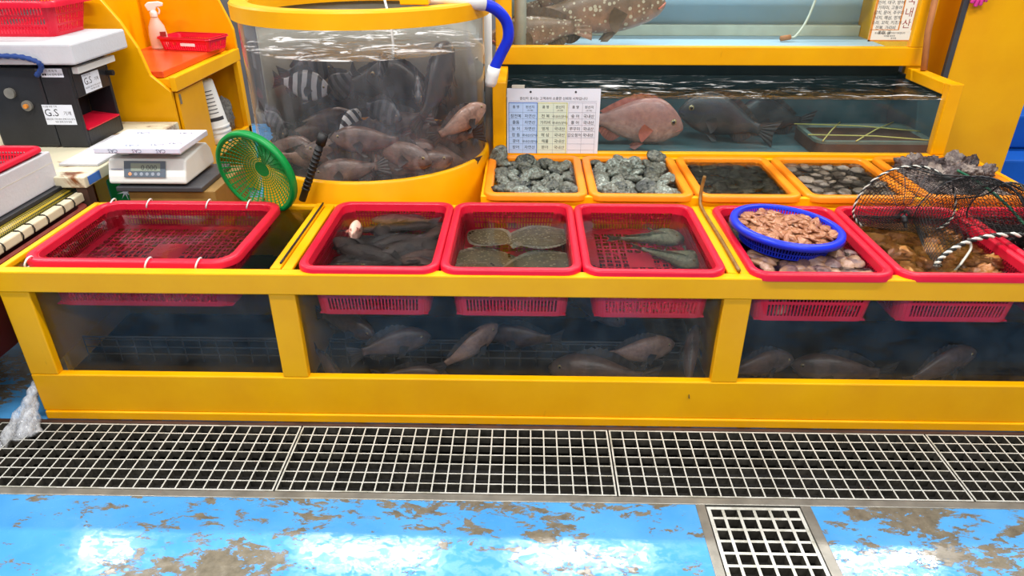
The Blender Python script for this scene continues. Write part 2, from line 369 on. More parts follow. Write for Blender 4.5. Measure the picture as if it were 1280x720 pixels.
# ------------------------------------------------------------------ tank under the orange baskets
st = thing('basket_tank', 'low yellow tank holding the row of orange shellfish baskets', 'fish tank', (0, 2.43, 0))
def stp(n, a, mat='yellow', bev=.003):
    B(a[0], a[1], a[2]-2.43, a[3]-2.43, a[4], a[5]).build(n, mat, st, bevel=bev)
stp('front_panel', (-.165, 1.9, 2.424, 2.446, .004, .588)); stp('back_panel', (-.143, 1.878, 2.884, 2.906, .3, .588))
stp('side_panel', (-.165, -.143, 2.446, 2.906, .004, .588)); stp('side_panel', (1.878, 1.9, 2.446, 2.906, .004, .588))
stp('tank_floor', (-.143, 1.878, 2.446, 2.884, .3, .32), 'teal_dark', 0); stp('water', (-.141, 1.876, 2.448, 2.882, .321, .583), 'water_shell', 0)

# ------------------------------------------------------------------ rear tank with the sea bream
rt = thing('fish_tank', 'yellow framed glass tank with sea bream behind the orange baskets', 'fish tank', (.8, 2.915, 0))
def rtp(n, a, mat='yellow', bev=.004):
    return B(a[0]-.8, a[1]-.8, a[2]-2.915, a[3]-2.915, a[4], a[5]).build(n, mat, rt, bevel=bev)
RX0, RX1 = -.14, 1.765
rtp('base', (RX0, RX1, 2.925, 3.75, 0.004, .57)); rtp('bottom_rail', (RX0, RX1, 2.912, 2.945, .57, .603))
rtp('post', (RX0, -.084, 2.912, 2.955, .603, .895)); rtp('post', (1.708, RX1, 2.912, 2.955, .603, .895))
rtp('side_rail', (RX0, -.084, 2.955, 3.275, .845, .893)); rtp('side_rail', (1.708, RX1, 2.955, 3.275, .845, .893))
rtp('side_panel', (RX0, RX0+.02, 2.955, 3.72, .57, .845), 'teal_dark'); rtp('side_panel', (RX1-.02, RX1, 2.955, 3.72, .57, .845), 'teal_dark')
rtp('back_panel', (RX0+.02, RX1-.02, 3.42, 3.44, .57, .895), 'teal_dark', 0); rtp('tank_floor', (RX0+.02, RX1-.02, 2.945, 3.42, .57, .58), 'teal_dark', 0)
rtp('glass_pane', (-.084, 1.708, 2.922, 2.93, .603, .84), 'glass', 0); rtp('water', (RX0+.022, RX1-.022, 2.933, 3.418, .581, .828), 'water_rear', 0)

# ------------------------------------------------------------------ upper tank with the groupers
ut = thing('fish_tank', 'upper yellow framed tank with pale blue water and speckled groupers', 'fish tank', (.8, 3.28, .9))
def utp(n, a, mat='yellow', bev=.004):
    return B(a[0]-.8, a[1]-.8, a[2]-3.28, a[3]-3.28, a[4]-.9, a[5]-.9).build(n, mat, ut, bevel=bev)
utp('bottom_rail', (-.14, 1.775, 3.278, 3.32, .898, .978)); utp('post', (-.14, -.068, 3.28, 3.32, .978, 1.62)); utp('post', (1.70, 1.775, 3.28, 3.32, .978, 1.62))
utp('top_rail', (-.14, 1.775, 3.278, 3.32, 1.62, 1.68)); utp('side_panel', (-.14, -.12, 3.32, 4.0, .898, 1.68)); utp('side_panel', (1.755, 1.775, 3.32, 4.0, .898, 1.68))
utp('back_panel', (-.12, 1.755, 3.975, 4.0, .898, 1.68), 'pool_blue', 0); utp('tank_floor', (-.12, 1.755, 3.32, 3.975, .898, .93), 'pool_blue', 0)
utp('inner_ledge', (-.118, 1.753, 3.93, 3.975, .93, .985), 'algae_white', .004)
utp('glass_pane', (-.07, 1.702, 3.322, 3.332, .975, 1.625), 'glass', 0); utp('water', (-.118, 1.753, 3.335, 3.972, .931, 1.52), 'water_upper', 0)
tag(MB().tube([(-.03, 3.40, .932), (-.035, 3.40, 1.66)], .028, 16).build('standpipe', 'algae_white', smooth=True), 'pale upright pipe standing inside the grouper tank', 'pipe')

ar = thing('air_stone', 'small air stone on a pale tube resting on the upper tank floor', 'air stone', (1.33, 3.75, .932))
MB().tube(catmull([(.16, .1, .35), (.09, .04, .12), (.03, .0, .03), (0, 0, .018)], 6), .006, 8).build('air_line', 'algae_white', ar, smooth=True); MB().tube([(0, 0, .02), (-.05, -.01, .014)], .013, 10).build('stone', 'wood', ar, smooth=True)

# ------------------------------------------------------------------ round tank
RC = (-.642, 2.925)
ct = thing('round_tank', 'round clear acrylic fish tank with yellow ring and yellow base', 'fish tank', (RC[0], RC[1], 0))
MB().lathe([(.40, .004), (.474, .004), (.484, .012), (.484, .62), (.478, .63), (.468, .63), (.468, .60)], 96).build('base', 'yellow', ct, smooth=True)
MB().lathe([(0.001, .601), (.467, .601)], 64).build('tank_floor', 'brown_metal', ct)
MB().lathe([(.472, .628), (.472, 1.165)], 96).build('acrylic_wall', 'acrylic', ct, smooth=True)
rg = MB().lathe([(.425, 1.16), (.494, 1.16), (.494, 1.212), (.488, 1.219), (.431, 1.219), (.425, 1.212)], 96, close=True).build('ring', 'yellow', ct)
rg.data.shade_smooth(); md = rg.modifiers.new('e', 'EDGE_SPLIT'); md.split_angle = .6
MB().lathe([(.466, .632), (.466, 1.16)], 60, a0=math.radians(8), a1=math.radians(172)).build('back_lining', 'pale_grey', ct, smooth=True, solid=.003)
MB().lathe([(0.001, .604), (.463, .604), (.463, 1.056), (0.001, 1.056)], 96).build('water', 'water_round', ct, smooth=False)
bk = B(.20, .30, -.33, .0, 1.222, 1.245).build('bracket', 'yellow', ct, bevel=.004)
def rtube(name, label, path, r, mat, cat='tube'): return tag(MB().tube(catmull(path, 8), r, 10).build(name, mat, smooth=True), label, cat)
rtube('air_tube', 'thin white air tube dipping into the round tank', [(-.66, 3.2, 1.45), (-.60, 3.05, 1.3), (-.54, 2.92, 1.12), (-.53, 2.9, 1.0)], .005, 'white_plastic')
# blue drain hose with white ends
ho = thing('drain_hose', 'thick blue hose with white ends bending down beside the round tank', 'hose', (-.15, 2.78, .9))
hp = [(x+.15, y-2.78, z-.9) for x, y, z in catmull([(-.165, 2.74, 1.214), (-.115, 2.76, 1.190), (-.078, 2.78, 1.145), (-.072, 2.79, 1.085), (-.10, 2.80, 1.025), (-.128, 2.80, .968)], 8)]
MB().tube(hp, .021, 16).build('hose', 'blue', ho, smooth=True)
he = [(x+.15, y-2.78, z-.9) for x, y, z in [(-.36, 2.66, 1.238), (-.30, 2.69, 1.234), (-.22, 2.72, 1.222), (-.155, 2.742, 1.210)]]
MB().tube(he, [.024, .024, .024, .024], 16).build('hose_end', 'white_plastic', ho, smooth=True)
he = [(x+.15, y-2.78, z-.9) for x, y, z in [(-.125, 2.80, .978), (-.134, 2.80, .945), (-.140, 2.80, .92), (-.143, 2.80, .905), (-.144, 2.80, .90)]]
MB().tube(he, [.0245, .0245, .0235, .018, .004], 16).build('hose_end', 'white_plastic', ho, smooth=True)
# pipes in the gap
tag(MB().tube([(-.172, 3.2, .2), (-.172, 3.2, 1.5)], .02, 12).build('white_pipe', 'white_plastic', smooth=True), 'upright white pipe in the gap beside the grouper tank', 'pipe')
rtube('cable', 'thin white cable looped in the gap behind the blue hose', [(-.25, 3.15, 1.2), (-.2, 3.12, 1.06), (-.185, 3.1, .98), (-.22, 3.1, .955)], .004, 'white_plastic', 'cable')
rtube('cable', 'thin black cable hanging in the gap behind the blue hose', [(-.22, 3.22, 1.25), (-.2, 3.2, 1.0), (-.19, 3.18, .8)], .006, 'rubber', 'cable')

# right-hand yellow panels
tag(B(1.855, 2.228, 3.2, 3.23, 0, 1.75).build('panel', 'yellow', bevel=.004), 'tall plain yellow panel with pink gloves hanging on its top edge', 'panel')
tag(B(1.83, 1.853, 3.195, 3.215, .002, 1.75).build('edge_strip', 'dark_grey', bevel=.001), 'narrow dark grey strip along the edge of the tall yellow panel', 'strip')
tag(B(1.79, 1.98, 3.45, 3.48, 0, 1.75).build('panel', 'yellow', bevel=.004), 'narrow yellow panel seen behind the wooden handle', 'panel')
tag(MB().tube([(1.742, 3.20, .895), (1.735, 3.235, 1.05), (1.725, 3.255, 1.5)], .0135, 12).build('wooden_handle', 'wood', smooth=True), 'wooden broom handle leaning between the grouper tank and the yellow panel', 'handle')
gv = thing('rubber_glove', 'pink rubber glove hanging over the tall yellow panel', 'glove', (1.88, 3.18, 1.14))
m = MB().tube([(.0, 0, .2), (.0, -.004, .08)], .03, 10); m.build('cuff', 'pink', gv, smooth=True)
for i, (dx, ln) in enumerate([(-.024, .05), (-.008, .062), (.008, .058), (.024, .045)]):
    MB().tube(catmull([(dx*.8, -.004, .09), (dx, -.006, .05), (dx*1.1, -.004, .09-ln), (dx*1.1, -.002, .083-ln)], 3), [.0085]*9+[.004], 8).build('finger', 'pink', gv, smooth=True)
bt = thing('blue_crate', 'blue plastic step crate beside the tall yellow panel', 'crate', (2.8, 3.85, 0))
B(-.5, .5, -.3, .3, 0, .38).build('body', 'bluetub', bt, bevel=.01); B(-.52, .52, -.1, .3, .385, .56).build('step', 'bluetub', bt, bevel=.01)
tag(B(2.35, 3.4, 4.6, 4.7, 0, 1.9).build('dark_screen', 'dark_grey'), 'dark grey board standing behind the blue crate', 'board')

# ------------------------------------------------------------------ paper signs on the glass
def hang(name, label, cat, loc, w_, h_, mat, rotz=0):
    t = thing(name, label, cat, loc, (math.radians(90), 0, rotz)); B(-w_/2, w_/2, 0, h_, -.001, 0).build('sheet', mat, t); return t
pw, ph = .384, .272
sg = hang('price_sheet', 'white origin list sheet with handwritten Korean table fixed to the tank glass', 'sign', (.112, 2.9115, .600), pw, ph, 'paper')
def flat(name, rects, mat, z, par):
    m = MB()
    for a in rects: m.box(a[0], a[1], a[2], a[3], 0, .0002)
    o = m.build(name, mat, par); o.location = (0, 0, z); return o
L0 = -pw/2; gy = ph-.058
cols = [(.008, .066), (.066, .125), (.128, .192), (.192, .248), (.255, .312), (.312, .368)]
flat('column_tint', [(L0+.008, L0+.125, .0, gy)], 'paper_blue', .0002, sg); flat('column_tint', [(L0+.128, L0+.248, 0, gy)], 'paper_green', .0002, sg)
rules = []
for a, b in cols:
    for r in range(8): rules.append((L0+a, L0+b, gy-.04-r*.0265, gy-.0394-r*.0265))
    rules.append((L0+b-.0003, L0+b+.0003, 0, gy))
rules.append((L0+.255, L0+.368, gy-.0006, gy)); rules.append((L0+.2547, L0+.2553, 0, gy)); rules.append((L0+.008, L0+.37, gy+.006, gy+.0066))
flat('table_rule', rules, 'ink_grey', .0005, sg)
flat('table_border', [(L0+.006, L0+.0085, 0, gy), (L0+.1235, L0+.1265, 0, gy), (L0+.006, L0+.1265, gy-.002, gy+.001)], 'ink_blue', .0006, sg)
flat('table_border', [(L0+.128, L0+.1305, 0, gy), (L0+.247, L0+.2505, 0, gy), (L0+.128, L0+.2505, gy-.002, gy+.001)], 'ink_yellow', .0006, sg)
lettering('lettering', [('원산지 표시는 고객과의 소중한 신뢰의 시작입니다', 0, ph-.045, .0135, 'CENTER')]+
          [(t_, L0+(a+b)/2, gy-.022, .0135, 'CENTER') for (a, b), t_ in zip(cols, ['품 명', '원산지']*3)]+
          [('(국가명)', L0+(a+b)/2, gy-.034, .0075, 'CENTER') for (a, b) in cols[1::2]], 'ink', sg, .0009)
hand = [['참전복', '줄돔', '농 어', '참 돔', '광어', '장어'], ['자연산', '자연산', '자연산', '국내산(양식)', '국내산(양식)', '자연산'],
        ['전 복', '가리비', '멍게', '해 삼', '해물', '문어'], ['국내산(양식)', '국내산(양식)', '국내산', '국내산', '국내산', '국내산'],
        ['숭 어', '홍 어', '쭈꾸미', '갑오징어'], ['국내산', '국내산', '국내산', '국내산']]
hl = []
for (a, b), cc in zip(cols, hand):
    for r, s_ in enumerate(cc): hl.append((s_, L0+(a+b)/2, gy-.061-r*.0265, .0165 if len(s_) < 6 else .0125, 'CENTER'))
lettering('handwriting', hl, 'ink', sg, .0009)
for sx in (-.095, .09): MB().lathe([(.0001, .002), (.004, .0015), (.0045, 0)], 12).build('pin', 'ink', sg).location = (sx, ph-.014, 0)
B(-.172, -.12, ph, ph+.014, -.002, .001).build('clip', 'offwhite', sg, bevel=.001)
s2 = hang('notice_sheet', 'orange bordered notice with dark red Korean heading on the grouper tank', 'sign', (1.592, 3.2735, 1.005), .18, .30, 'paper_cream')
flat('border', [(-.09, -.08, 0, .3), (.03, .09, .05, .3), (-.09, .09, 0, .006), (-.09, .09, .047, .05)], 'print_orange', .0003, s2); flat('heading_strip', [(.036, .086, .04, .3)], 'paper_cream', .0005, s2)
lettering('heading', [('국', .061, .155, .042, 'CENTER'), ('내', .061, .105, .042, 'CENTER'), ('산', .061, .058, .042, 'CENTER')], 'ink_red', s2, .0008)
lettering('lettering', [(s_, -.025, .215-i*.0205, .0175, 'CENTER') for i, s_ in enumerate(['우럭, 광어, 농어', '넙치, 농어, 참돔', '도다리, 숭어, 전어', '민어, 대구, 방어', '가자미, 고등어', '갈치, 문어, 주꾸미', '낙지, 해삼, 멍게', '소라, 꼬막, 키조개', '전복, 가리비', '홍합, 굴'])]+
          [('원산지 표시는 소비자와의 약속입니다', -.0, .032, .0085, 'CENTER'), ('수산물 원산지', 0, .02, .0085, 'CENTER'), ('표시제', .02, .01, .0085, 'CENTER')], 'ink', s2, .0008)
# ------------------------------------------------------------------ perforated baskets
def rrect(hx, hy, r, spec):
    """spec entries: ('s',side,frac) on a straight side or ('c',corner,angle fraction)"""
    out = []; r = max(r, .004)
    cs = [(hx-r, -hy+r, -PI/2), (hx-r, hy-r, 0), (-hx+r, hy-r, PI/2), (-hx+r, -hy+r, PI)]
    for k, i, f in spec:
        if k == 's':
            a = [(-hx+r, -hy), (hx, -hy+r), (hx-r, hy), (-hx, hy-r)][i]; b = [(hx-r, -hy), (hx, hy-r), (-hx+r, hy), (-hx, -hy+r)][i]
            out.append((lerp(a[0], b[0], f), lerp(a[1], b[1], f)))
        else:
            x, y, a0 = cs[i]; a = a0+f*PI/2; out.append((x+r*math.cos(a), y+r*math.sin(a)))
    return out
ROWS_RED = [(0, .13, 0), (.13, .21, 1), (.21, .26, 0), (.26, .34, 1), (.34, .40, 0), (.40, .60, 1), (.60, .66, 0), (.66, .90, 1), (.90, 1, 0)]
ROWS_FLAT = [(0, .2, 0), (.2, .32, 1), (.32, .4, 0), (.4, .62, 1), (.62, .7, 0), (.7, .9, 1), (.9, 1, 0)]
def make_basket(lx, ly, depth, mat, label, group=None, rimw=.024, lip=.024, r=.055, taper=.018, rows=ROWS_RED, pitch=.0115, weave=True, name='plastic_basket', center_solid=True):
    t = thing(name, label, 'basket', group=group)
    spec = []; solid = []
    nx, ny = int((lx-2*r)/pitch), int((ly-2*r)/pitch)
    for i in range(4):
        n = nx if i % 2 == 0 else ny
        for j in range(n):
            spec += [('s', i, j/n), ('s', i, (j+.42)/n)]; solid += [1, 0]
        for j in range(7):
            spec.append(('c', i, j/6)); solid.append(1)
    hx, hy = lx/2-rimw, ly/2-rimw; m = MB()
    zt = depth-.006
    def ring(f): return [(x, y, zt*(1-f)) for x, y in rrect(hx-taper*f, hy-taper*f, r-rimw*.6-taper*.4*f, spec)]
    n = len(spec)
    for f0, f1, hole in rows:
        A, Bq = ring(f0), ring(f1)
        for j in range(n):
            if hole and not solid[j]: continue
            k = (j+1) % n; m.add([A[j], A[k], Bq[k], Bq[j]], [(0, 1, 2, 3)])
    m.build('wall', mat, t, solid=.0024)
    # rim
    cs = [('c', i, j/8) for i in range(4) for j in range(9)]
    prof = [(rimw, -.005), (rimw-.003, -.001), (rimw-.007, 0), (.008, 0), (.003, -.002), (.0005, -.007), (0, -lip), (.003, -lip), (.0045, -.010), (rimw, -.009)]
    rowsR = [[(x, y, depth+z) for x, y in rrect(lx/2-d, ly/2-d, r-d*.8, cs)] for d, z in prof]; rowsR.append(rowsR[0])
    m = MB().grid(rowsR, closed=True); rm = m.build('rim', mat, t, smooth=True)
    md = rm.modifiers.new('e', 'EDGE_SPLIT'); md.split_angle = 1.0
    # base
    bx, by = hx-taper-.002, hy-taper-.002; m = MB(); q = lambda a, b, c, d: m.add([(a, c, .002), (b, c, .002), (b, d, .002), (a, d, .002)], [(0, 1, 2, 3)])
    blk = .026; n1, n2 = int((2*bx-.04)/blk), int((2*by-.04)/blk); gx, gy_ = n1*blk/2, n2*blk/2
    q(-bx, bx, -by, -gy_); q(-bx, bx, gy_, by); q(-bx, -gx, -gy_, gy_); q(gx, bx, -gy_, gy_)
    for i in range(n1):
        for j in range(n2):
            x0, y0 = -gx+i*blk, -gy_+j*blk
            if center_solid and abs(x0+blk/2) < .045 and abs(y0+blk/2) < .04: q(x0, x0+blk, y0, y0+blk); continue
            e = [0, .16, .45, .55, .84, 1]; g = [0, .14, .86, 1]
            a, b = (e, g) if (i+j) % 2 == 0 else (g, e)
            for u in range(len(a)-1):
                for v_ in range(len(b)-1):
                    if u % 2 == 1 and v_ % 2 == 1: continue
                    q(x0+a[u]*blk, x0+a[u+1]*blk, y0+b[v_]*blk, y0+b[v_+1]*blk)
    m.build('base', mat, t, solid=.0025)
    return t
def put(o, x, y, z, label, group=None, rz=0, rx=0, ry=0):
    o.location = (x, y, z); o.rotation_euler = (rx, ry, rz); o['label'] = label
    if group: o['group'] = group
    return o
BZ = .394
rb = make_basket(.428, .556, .18, 'red', 'red perforated basket full of dark rockfish set in the yellow tank')
put(rb, -.471, 2.126, BZ, 'red perforated basket full of dark rockfish set in the yellow tank', 'red baskets in the front tank')
put(dup(rb), -.042, 2.126, BZ, 'red perforated basket holding speckled flatfish under clear water', 'red baskets in the front tank')
put(dup(rb), .387, 2.124, BZ, 'red perforated basket nearly empty with two grey-green fish', 'red baskets in the front tank')
put(dup(rb), .879, 2.114, BZ, 'red perforated basket of clams with the blue colander on it', 'red baskets in the front tank')
put(dup(rb), 1.314, 2.118, BZ, 'red perforated basket of orange-brown sea squirts under the hooped black net', 'red baskets in the front tank')
put(dup(rb), 1.75, 2.118, BZ, 'red perforated basket of dark purple sea squirts under the hooped black net', 'red baskets in the front tank')
bigb = make_basket(.672, .52, .18, 'red', 'x', r=.075, rimw=.030, rows=ROWS_RED)
put(bigb, -1.222, 2.152, .388, 'large empty red basket with white ties round its rim in the first tank bay', 'red baskets in the front tank')
# white ties and beige float bars on the big basket
for x, y in [(-.30, .247), (-.165, .247), (.055, .247), (.205, .247), (-.30, -.247), (.07, -.247), (.225, -.247)]:
    MB().tube([(x+.006*math.sin(a), y+.021*math.cos(a), .170+.017*math.sin(a)) for a in [2*PI*i/14 for i in range(15)]], .0028, 6).build('cable_tie', 'white_plastic', bigb, smooth=True)
for y in (-.262,): MB().tube([(-.33, y, .148), (.31, y, .148)], .011, 10).build('float_bar', 'cream_bar', bigb, smooth=True)

ob = make_basket(.384, .484, .112, 'orange', 'x', rimw=.031, lip=.022, r=.05, taper=.012, rows=ROWS_FLAT)
OX = [.037, .426, .818, 1.222, 1.652]; OZ = .488; OY = 2.648
ol = ['orange basket crammed with grey abalone beside the round tank', 'orange basket of abalone with bare orange patches showing', 'orange basket of dark murky water in front of the sea bream',
      'orange basket of pale brown clams under shallow water', 'orange basket heaped with knobbly oysters beside the yellow panel']
obs = []
for i, x in enumerate(OX):
    o = ob if i == 0 else dup(ob); put(o, x, OY+(.012 if i == 4 else 0), OZ, ol[i], 'orange baskets'); obs.append(o)
obs[3].scale = (1.04, 1, 1); obs[4].scale = (1.06, 1.02, 1)

# ------------------------------------------------------------------ round colanders
def polar_basket(t, R0, R1, depth, mat, ncol, rows, hole=.6, rimr=.008, zfun=None, rimh=.016):
    m = MB(); A = [2*PI*(i+f)/ncol for i in range(ncol) for f in (0, 1-hole)]
    def P(f, a): rr = lerp(R0, R1, f); z = depth*(1-f) if zfun is None else zfun(f); return (rr*math.cos(a), rr*math.sin(a), z)
    n = len(A)
    for f0, f1, h in rows:
        for j in range(n):
            if h and j % 2: continue
            a, b = A[j], A[(j+1) % n]+(2*PI if j == n-1 else 0); m.add([P(f0, a), P(f0, b), P(f1, b), P(f1, a)], [(0, 1, 2, 3)])
    m.build('wall', mat, t, solid=.002)
    pr = [(R0-.002, depth-.006), (R0-.001, depth), (R0+rimr*.6, depth+.002), (R0+rimr*1.6, depth-.001), (R0+rimr*1.8, depth-rimh), (R0+rimr*1.4, depth-rimh), (R0+rimr*1.1, depth-.008)]
    MB().lathe(pr, 64, close=True).build('rim', mat, t, smooth=True)
bc = thing('colander', 'round blue colander of brown-orange shellfish meat standing on the clams', 'colander', (.842, 2.112, .552), (0, math.radians(4), 0))
polar_basket(bc, .158, .138, .066, 'blue', 100, [(0, .12, 0), (.12, .36, 1), (.36, .44, 0), (.44, .68, 1), (.68, .76, 0), (.76, .95, 1), (.95, 1, 0)], .5, .013, rimh=.018)
MB().lathe([(.0001, .001), (.135, .001)], 48).build('base', 'blue', bc, solid=.002)
gs = thing('strainer', 'round green mesh strainer leaning beside the kitchen scale', 'strainer', (-.972, 2.385, .676))
polar_basket(gs, .148, .012, .046, 'green', 38, [(0, .03, 0)]+[q for i in range(13) for q in ((.03+i*.066, .03+i*.066+.05, 1), (.03+i*.066+.05, .03+(i+1)*.066, 0))]+[(.888, 1, 0)], .77, .009, zfun=lambda f: .046*(1-math.sin(min(1, f)*PI/2)**.9), rimh=.022)
MB().lathe([(.0001, 0), (.012, 0)], 16).build('centre_disc', 'green', gs, solid=.003)
fwd = Vector((-.018, .8822, -.4706)); rgt = Vector((.9998, .0204, 0)); upv = rgt.cross(fwd)
nz = (-fwd*.72-rgt*.36-upv*.59).normalized(); xa = rgt.cross(nz).cross(nz).normalized()*-1; xa = (rgt-nz*rgt.dot(nz)).normalized(); ya = nz.cross(xa)
gs.rotation_euler = Matrix((xa, ya, nz)).transposed().to_euler()
gs.location = Vector((-.972, 2.385, .676))-nz*.046
bh = thing('net_handle', 'black ribbed handle leaning on the base of the round tank', 'handle', (-.826, 2.425, .566))
ax = Vector((.112, .0, .25)).normalized(); MB().tube([(0, 0, 0), ax*.255], .013, 12).build('shaft', 'rubber', bh, smooth=True)
for i in range(11): c = ax*(.05+i*.016); MB().tube([c-ax*.004, c+ax*.004], .0148, 12).build('grip_ring', 'rubber', bh, smooth=True)
MB().tube([ax*.232, ax*.272], .0175, 12).build('end_cap', 'rubber', bh, smooth=True)

# ------------------------------------------------------------------ fish
def fish_mat(name, back, belly, mottle, msc=18, bars=None, spots=None, zmid=.0, zw=.06, rough=.38, barcol=None):
    k = NT(name); v = k.coord(); sp = k.n('ShaderNodeSeparateXYZ', {0: v})
    mr = k.n('ShaderNodeMapRange', {'Value': sp.outputs[2], 'From Min': zmid-zw, 'From Max': zmid+zw})
    c = k.mix(mr.outputs[0], belly, back)
    f = k.ramp(k.noise(v, msc, 7, .65), [(.38, (0, 0, 0, 1)), (.68, (.8, .8, .8, 1))]); c = k.mix(f, c, mottle)
    if bars:
        wv = k.n('ShaderNodeTexWave', {'Vector': v, 'Scale': bars, 'Distortion': 1.0, 'Detail': 2.0, 'Detail Scale': 2.0}, wave_type='BANDS', bands_direction='X')
        c = k.mix(k.ramp(wv.outputs[0], [(.52, (0, 0, 0, 1)), (.6, (1, 1, 1, 1))]), c, barcol or (.012, .012, .015, 1))
    if spots:
        vo = k.n('ShaderNodeTexVoronoi', {'Vector': v, 'Scale': spots[0], 'Randomness': 1.0}); sc = k.n('ShaderNodeSeparateColor', {0: vo.outputs['Color']})
        th = k.math('MULTIPLY', sc.outputs[0], .42)
        c = k.mix(k.math('MULTIPLY', k.math('LESS_THAN', vo.outputs[0], th), .75), c, spots[1])
    vs = k.n('ShaderNodeTexVoronoi', {'Vector': k.coord(scale=(1, 1, 1.4)), 'Scale': 130.0})
    k.bsdf(c, rough, bump=vs.outputs[0], bstr=.25, bdist=.002); M[name] = k.m
fish_mat('rockfish', srgb(48, 41, 40), srgb(92, 80, 72), srgb(14, 12, 13), 24)
fish_mat('rockfish_brown', srgb(92, 70, 62), srgb(132, 106, 94), srgb(40, 32, 32), 26)
fish_mat('seabream', srgb(160, 114, 104), srgb(206, 188, 182), srgb(132, 92, 86), 40, zmid=-.05, zw=.09)
fish_mat('darkbream', srgb(56, 56, 58), srgb(80, 76, 74), srgb(36, 36, 40), 14)
fish_mat('grouper', srgb(128, 104, 78), srgb(172, 128, 104), srgb(96, 80, 58), 16, spots=(52, srgb(206, 198, 168)))
fish_mat('knifejaw', srgb(178, 178, 180), srgb(204, 204, 206), srgb(140, 140, 144), 12, bars=7.5)
fish_mat('knifejaw_dark', srgb(72, 72, 76), srgb(104, 102, 102), srgb(56, 56, 60), 12, bars=7.5)
fish_mat('croaker', srgb(138, 104, 88), srgb(180, 148, 130), srgb(84, 62, 54), 30, zmid=-.01)
fish_mat('flatfish', srgb(116, 104, 74), srgb(122, 112, 80), srgb(76, 68, 48), 40, spots=(90, srgb(176, 168, 136)))
fish_mat('sculpin', srgb(150, 150, 116), srgb(186, 180, 150), srgb(78, 82, 62), 60, zmid=-.02)
simple('eye_iris', srgb(150, 130, 90), .2); simple('eye_black', srgb(8, 8, 10), .1); simple('fin_dark', srgb(50, 46, 46), .4, 0, .3, 40); simple('fin_pale', srgb(150, 140, 120), .4, 0, .25, 40)
simple('fin_brown', srgb(96, 78, 58), .4, 0, .25, 40); simple('lip_pink', srgb(196, 110, 84), .35); simple('fin_red', srgb(160, 92, 80), .4, 0, .25, 40); simple('pale_belly', srgb(224, 178, 160), .3, 0, .1, 20)
TS = [0, .1, .25, .45, .62, .76, .88, .96, 1]
PROF = {
 'rock': ([.06, .07, .115, .17, .185, .165, .115, .06, .01], [-.05, -.06, -.105, -.15, -.16, -.145, -.105, -.065, -.02], [.02, .034, .06, .088, .098, .092, .07, .042, .012]),
 'bream': ([.055, .065, .13, .215, .245, .225, .15, .07, .0], [-.05, -.055, -.11, -.17, -.19, -.17, -.125, -.085, -.045], [.018, .03, .05, .075, .085, .08, .06, .038, .012]),
 'grouper': ([.075, .08, .115, .15, .16, .14, .095, .055, .01], [-.07, -.075, -.115, -.15, -.155, -.14, -.115, -.08, -.045], [.03, .045, .065, .085, .095, .09, .075, .05, .015]),
 'knife': ([.06, .075, .17, .26, .265, .22, .14, .07, .02], [-.055, -.07, -.16, -.235, -.235, -.19, -.12, -.07, -.02], [.018, .03, .05, .07, .075, .07, .055, .035, .012]),
 'sculpin': ([.035, .04, .06, .085, .1, .115, .1, .065, .02], [-.03, -.035, -.055, -.075, -.09, -.09, -.07, -.05, -.02], [.03, .035, .06, .10, .16, .19, .16, .10, .03])}
